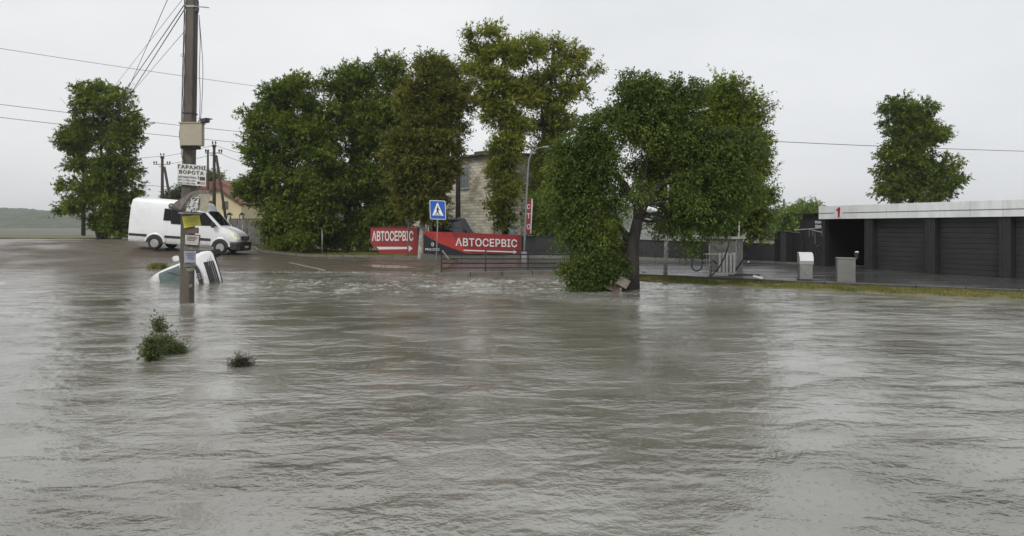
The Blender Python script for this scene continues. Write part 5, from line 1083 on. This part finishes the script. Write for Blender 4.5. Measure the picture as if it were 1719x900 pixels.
# ---------------------------------------------------------------- kiosk with hoses
Yk = 23.4; ck = Vector((X(1226, Yk), Yk+.45, .15)); axk = Matrix.Rotation(R(-38), 3, 'Z')
kk = thing('pump_kiosk', 'small grey concrete kiosk with pale roof slab under the tree', 'kiosk', ck); m_kc = mat('kiosk_render', (.23, .22, .19), .8, (.14, .13, .115), 3, .5, 20)
MB().box(ck+Vector((0, 0, .70)), (1.06, .80, 1.40), axk).build('body', m_kc, kk); MB().box(ck+Vector((0, 0, 1.44)), (1.24, .98, .08), axk).build('roof_slab', mat('pale_slab', (.46, .45, .41), .7, (.36, .35, .31), 5), kk)
MB().box(ck+axk @ Vector((.535, -.12, 1.15)), (.02, .22, .22), axk).build('side_hatch', m_galv, kk); MB().box(ck+axk @ Vector((-.52, -.41, .70)), (.06, .06, 1.38), axk).build('corner_strip', m_barkw, kk); MB().box(ck+axk @ Vector((.52, -.41, .70)), (.05, .05, 1.38), axk).build('corner_strip', m_galv, kk)
rk = thing('white_rack', 'row of white upright slats before the grey kiosk', 'rack', P(1220, 461, 22.5)); m_wh = mat('rack_white', (.62, .62, .59), .6, (.50, .49, .46), 6)
for px in (1208, 1214.5, 1220, 1226.5, 1232.5): MB().bar(P(px, 458, 22.6), P(px+.3, 424 if px != 1226.5 else 426, 22.6), .07, .03, (0, 1, 0)).build('slat', m_wh, rk)
for px in (1217.5, 1229.5): MB().bar(P(px-1, 424, 22.58), P(px+1, 428, 22.58), .03, .03, (0, 1, 0)).build('hook', m_wh, rk)
MB().bar(P(1181, 426.3, 22.64), P(1234, 427, 22.64), .03, .04).build('rail', m_wh, rk); MB().bar(P(1195, 458, 22.64), P(1236, 459.5, 22.64), .04, .06).build('foot_rail', m_wh, rk)
for px in (1186, 1197): MB().bar(P(px, 460, 22.7), P(px, 426, 22.7), .02, .02, (0, 1, 0)).build('upright', m_galv, rk)
for y in (437, 444, 451, 457): MB().bar(P(1178, y+1, 22.7), P(1199, y, 22.7), .015, .02).build('thin_bar', m_galv, rk)
MB().box(P(1208, 461.3, 22.4), (.60, .14, .10), ch=.03).build('floor_block', mat('pale_slab', (.4, .4, .4)), rk)
def hose(pts, Y, r, lb): pp = [P(a, b, Y+(c if True else 0)) for a, b, c in [(q+(0,))[:3] for q in pts]]; o = cable(pp, r, m_cable, 'hose'); c0 = pp[-1].copy(); o.data.transform(Matrix.Translation(-c0)); o.location = c0; return tag(o, lb, 'hose', 'black hoses by the kiosk')
hose([(1225.5, 400, .3), (1222, 415, 0), (1216, 432, -.1), (1207, 449, -.1), (1197, 460, -.1), (1188, 467, -.1), (1184, 469, -.1)], 22.3, .028, 'long black hose slanting from the kiosk roof down to the kerb')
hose([(1254, 430), (1252, 428.5), (1247, 437), (1240, 447), (1235, 453), (1233, 457), (1228, 459)], 22.7, .03, 'black hose drooping at the right corner of the kiosk')
hose([(1254, 429), (1256, 431), (1256.5, 437)], 22.68, .025, 'short hose end with white nozzle at the kiosk corner')
hose([(1179, 432), (1179, 444), (1176, 452), (1169, 455), (1163, 451), (1161.5, 442), (1162, 433)], 22.9, .025, 'looped black hose hanging left of the kiosk')
hose([(1196, 437), (1200, 440), (1203, 443)], 22.5, .03, 'short thick black hose stub on the rack')
o = MB().box(P(1256.5, 439.5, 22.66), (.05, .05, .07), ch=.01).build('hose_nozzle', m_lt); tag(o, 'tiny white nozzle tip at the kiosk corner', 'nozzle')
for (a, b, w_, h_, m_, lb) in (((1233, 461, 21.6), (1276, 462, 21.3), .28, .05, m_wood, 'dark wet plank lying on the forecourt right of the kiosk'), ((1264.5, 463.3, 20.9), (1280.5, 467, 20.7), .10, .06, m_lt, 'white plank lying on the forecourt kerb'), ((1136, 461, 22.6), (1160, 462.5, 22.3), .10, .04, m_lt, 'pale flat strip on the kerb under the tree')):
    o = MB().bar(P(*a), P(*b), w_, h_).build('plank', m_, None, bev=.006); c0 = P(*a); o.data.transform(Matrix.Translation(-c0)); o.location = c0; tag(o, lb, 'plank')

# ---------------------------------------------------------------- debris
for (a, b, w_, h_, m_, lb) in (((1017, 478, 18.3), (1041, 486, 18.1), .30, .05, mat('board_redbrown', (.09, .05, .042), .7, (.13, .08, .065), 6), 'red brown board jammed at the foot of the big tree'), ((1037, 470, 18.2), (1055, 479, 18.1), .34, .06, mat('grey_board', (.19, .17, .14), .8, (.12, .10, .085), 6), 'grey broken board wedged against the big trunk'), ((1038, 468, 18.25), (1047, 456, 18.4), .07, .05, m_bark, 'broken branch stub sticking up from the jammed boards')):
    o = MB().bar(P(*a), P(*b), w_, h_, (0, -.7, .7)).build('driftwood_board', m_, None, bev=.01); c0 = P(*a); o.data.transform(Matrix.Translation(-c0)); o.location = c0; tag(o, lb, 'board')
def clump(name, label, c, rad, n, per, leaf, seed, lm, stems=12, hgt=1.0):
    g = np.random.default_rng(seed); c = np.array(c); root = thing(name, label, 'plant debris', Vector(c)); d = g.normal(0, 1, (n, 3)); d /= np.linalg.norm(d, axis=1, keepdims=True); d[:, 2] = np.abs(d[:, 2])
    r_ = np.array(rad); Cc = c+d*r_*g.random((n, 1))**.4*[.9, .9, .85*hgt]; D = (d*.6+g.normal(0, .6, (n, 3)))*.09+1e-4
    V, Fc = leaves(Cc, D, leaf, per, .012, seed, .34); V[:, 2] = np.maximum(V[:, 2], -.01); np_mesh('foliage', V, Fc, lm, root)
    mb = MB()
    for i in range(stems): e = Cc[g.integers(0, n)]; mb.tube([Vector(c+g.normal(0, .3, 3)*r_*[1, 1, 0]), Vector((c+e)/2+g.normal(0, .02, 3)), Vector(e)], [.007, .005, .003], 5)
    mb.build('stems', m_bark, root); return root
clump('stranded_plants', 'clump of leafy weeds sticking out of the water at the left edge', (X(272, 9.65), 9.65, 0), (.34, .22, .30), 520, 7, .040, 71, leafmat('weed_leaf', [(.045, .06, .028), (.09, .115, .04), (.20, .23, .06)]), 26)
clump('stranded_plants', 'dark flattened tail of weeds trailing right of the leafy clump', (X(296, 9.55), 9.5, -.01), (.17, .12, .10), 240, 7, .040, 72, MATS['weed_leaf'], 8)
clump('stranded_plants', 'upright leafy stem rising above the left clump of weeds', (X(266, 9.8), 9.8, .30), (.09, .08, .26), 90, 7, .05, 73, MATS['weed_leaf'], 10)
clump('stranded_plants', 'tall pale green blades at the very left of the weeds', (X(261, 9.1), 9.0, -.02), (.06, .08, .42), 120, 6, .07, 74, MATS['weed_leaf'], 8)
clump('floating_debris', 'small soggy tuft of leaves and twigs afloat in open water', (X(404, 8.62), 8.62, -.015), (.16, .10, .15), 260, 7, .030, 75, leafmat('rotting_leaf', [(.025, .022, .014), (.05, .048, .024), (.10, .095, .04)]), 14)

# road markings, puddles
m_line = mat('worn_road_paint', (.42, .41, .38), .5, (.10, .095, .085), 9, lo=.45, hi=.6)
def ground_sheet(name, pts, dz, m_, n=24):
    """pts: ground polygon strip as two px,py edges -> follows the terrain"""
    V = []; (a0, a1), (b0, b1) = pts
    def hit(px, py):
        Y = 30.0
        for _ in range(30): Y = .5*Y+.5*(EYE-float(H(X(px, Y), Y)))*F/(py-HY)
        return Vector((X(px, Y), Y, float(H(X(px, Y), Y))))
    A0, A1, B0, B1 = hit(*a0), hit(*a1), hit(*b0), hit(*b1)
    Xa = np.zeros((4, n)); Ya = np.zeros((4, n))
    for i in range(4):
        for j in range(n):
            u = j/(n-1); w_ = (i/3-.5)*(math.sin(u*math.pi)**.6 if name == 'puddle' else 1)+.5; p = (A0*(1-u)+A1*u)*(1-w_)+(B0*(1-u)+B1*u)*w_; Xa[i, j] = p.x; Ya[i, j] = p.y
    Za = H(Xa, Ya)+.03*perlin(Xa*.6, Ya*.6, 5)+dz; return tag(grid_mesh(name, Xa, Ya, Za, m_), kind='structure')
ground_sheet('road_marking', (((484, 441), (543, 454)), ((487, 440.6), (549, 453.6))), .006, m_line)
m_pud = mat('puddle_water', (.20, .185, .155), .05, (.25, .235, .20), 2, .1, 20)
ground_sheet('puddle', (((543, 435), (622, 441)), ((548, 432.6), (622, 437.8))), .012, m_pud)
ground_sheet('puddle', (((270, 432), (350, 436)), ((270, 426), (350, 430))), .012, m_pud)
ground_sheet('puddle', (((600, 448), (700, 453)), ((600, 444), (700, 446))), .012, m_pud)

# rain splashes standing on the water: little crowns and craters nobody could count
g = np.random.default_rng(12); V = []; Fc = []
for _ in range(900):
    Y = 3.6*(20/3.6)**g.random(); x = g.uniform(-.5, .95)*Y; h_ = .010*g.uniform(.5, 1.5)*(1+Y*.04); r_ = h_*.40; k = len(V)
    for q in range(4): a = math.pi/2*q+.4; V.append((x+r_*math.cos(a), Y+r_*math.sin(a), -.012))
    V.append((x+g.normal(0, r_*.5), Y, h_)); Fc += [(k, k+1, k+4), (k+1, k+2, k+4), (k+2, k+3, k+4), (k+3, k, k+4)]
o = np_mesh('rain_splashes', V, Fc, m_water); tag(o, 'tiny rain splashes dotting the flood water', 'rain splashes', kind='stuff')

# air
mh = bpy.data.materials.new('rain_haze'); mh.use_nodes = True; t = mh.node_tree; t.nodes.clear(); pv = t.nodes.new('ShaderNodeVolumePrincipled'); pv.inputs['Color'].default_value = (.97, .98, 1.0, 1); pv.inputs['Density'].default_value = .0004
oo = t.nodes.new('ShaderNodeOutputMaterial'); t.links.new(pv.outputs[0], oo.inputs['Volume'])
hz_ = MB().box((0, 620, 24), (3000, 1900, 56)); o = hz_.build('haze', mh); tag(o, kind='stuff'); o['label'] = 'thin rainy haze over the whole place'; o['category'] = 'haze'
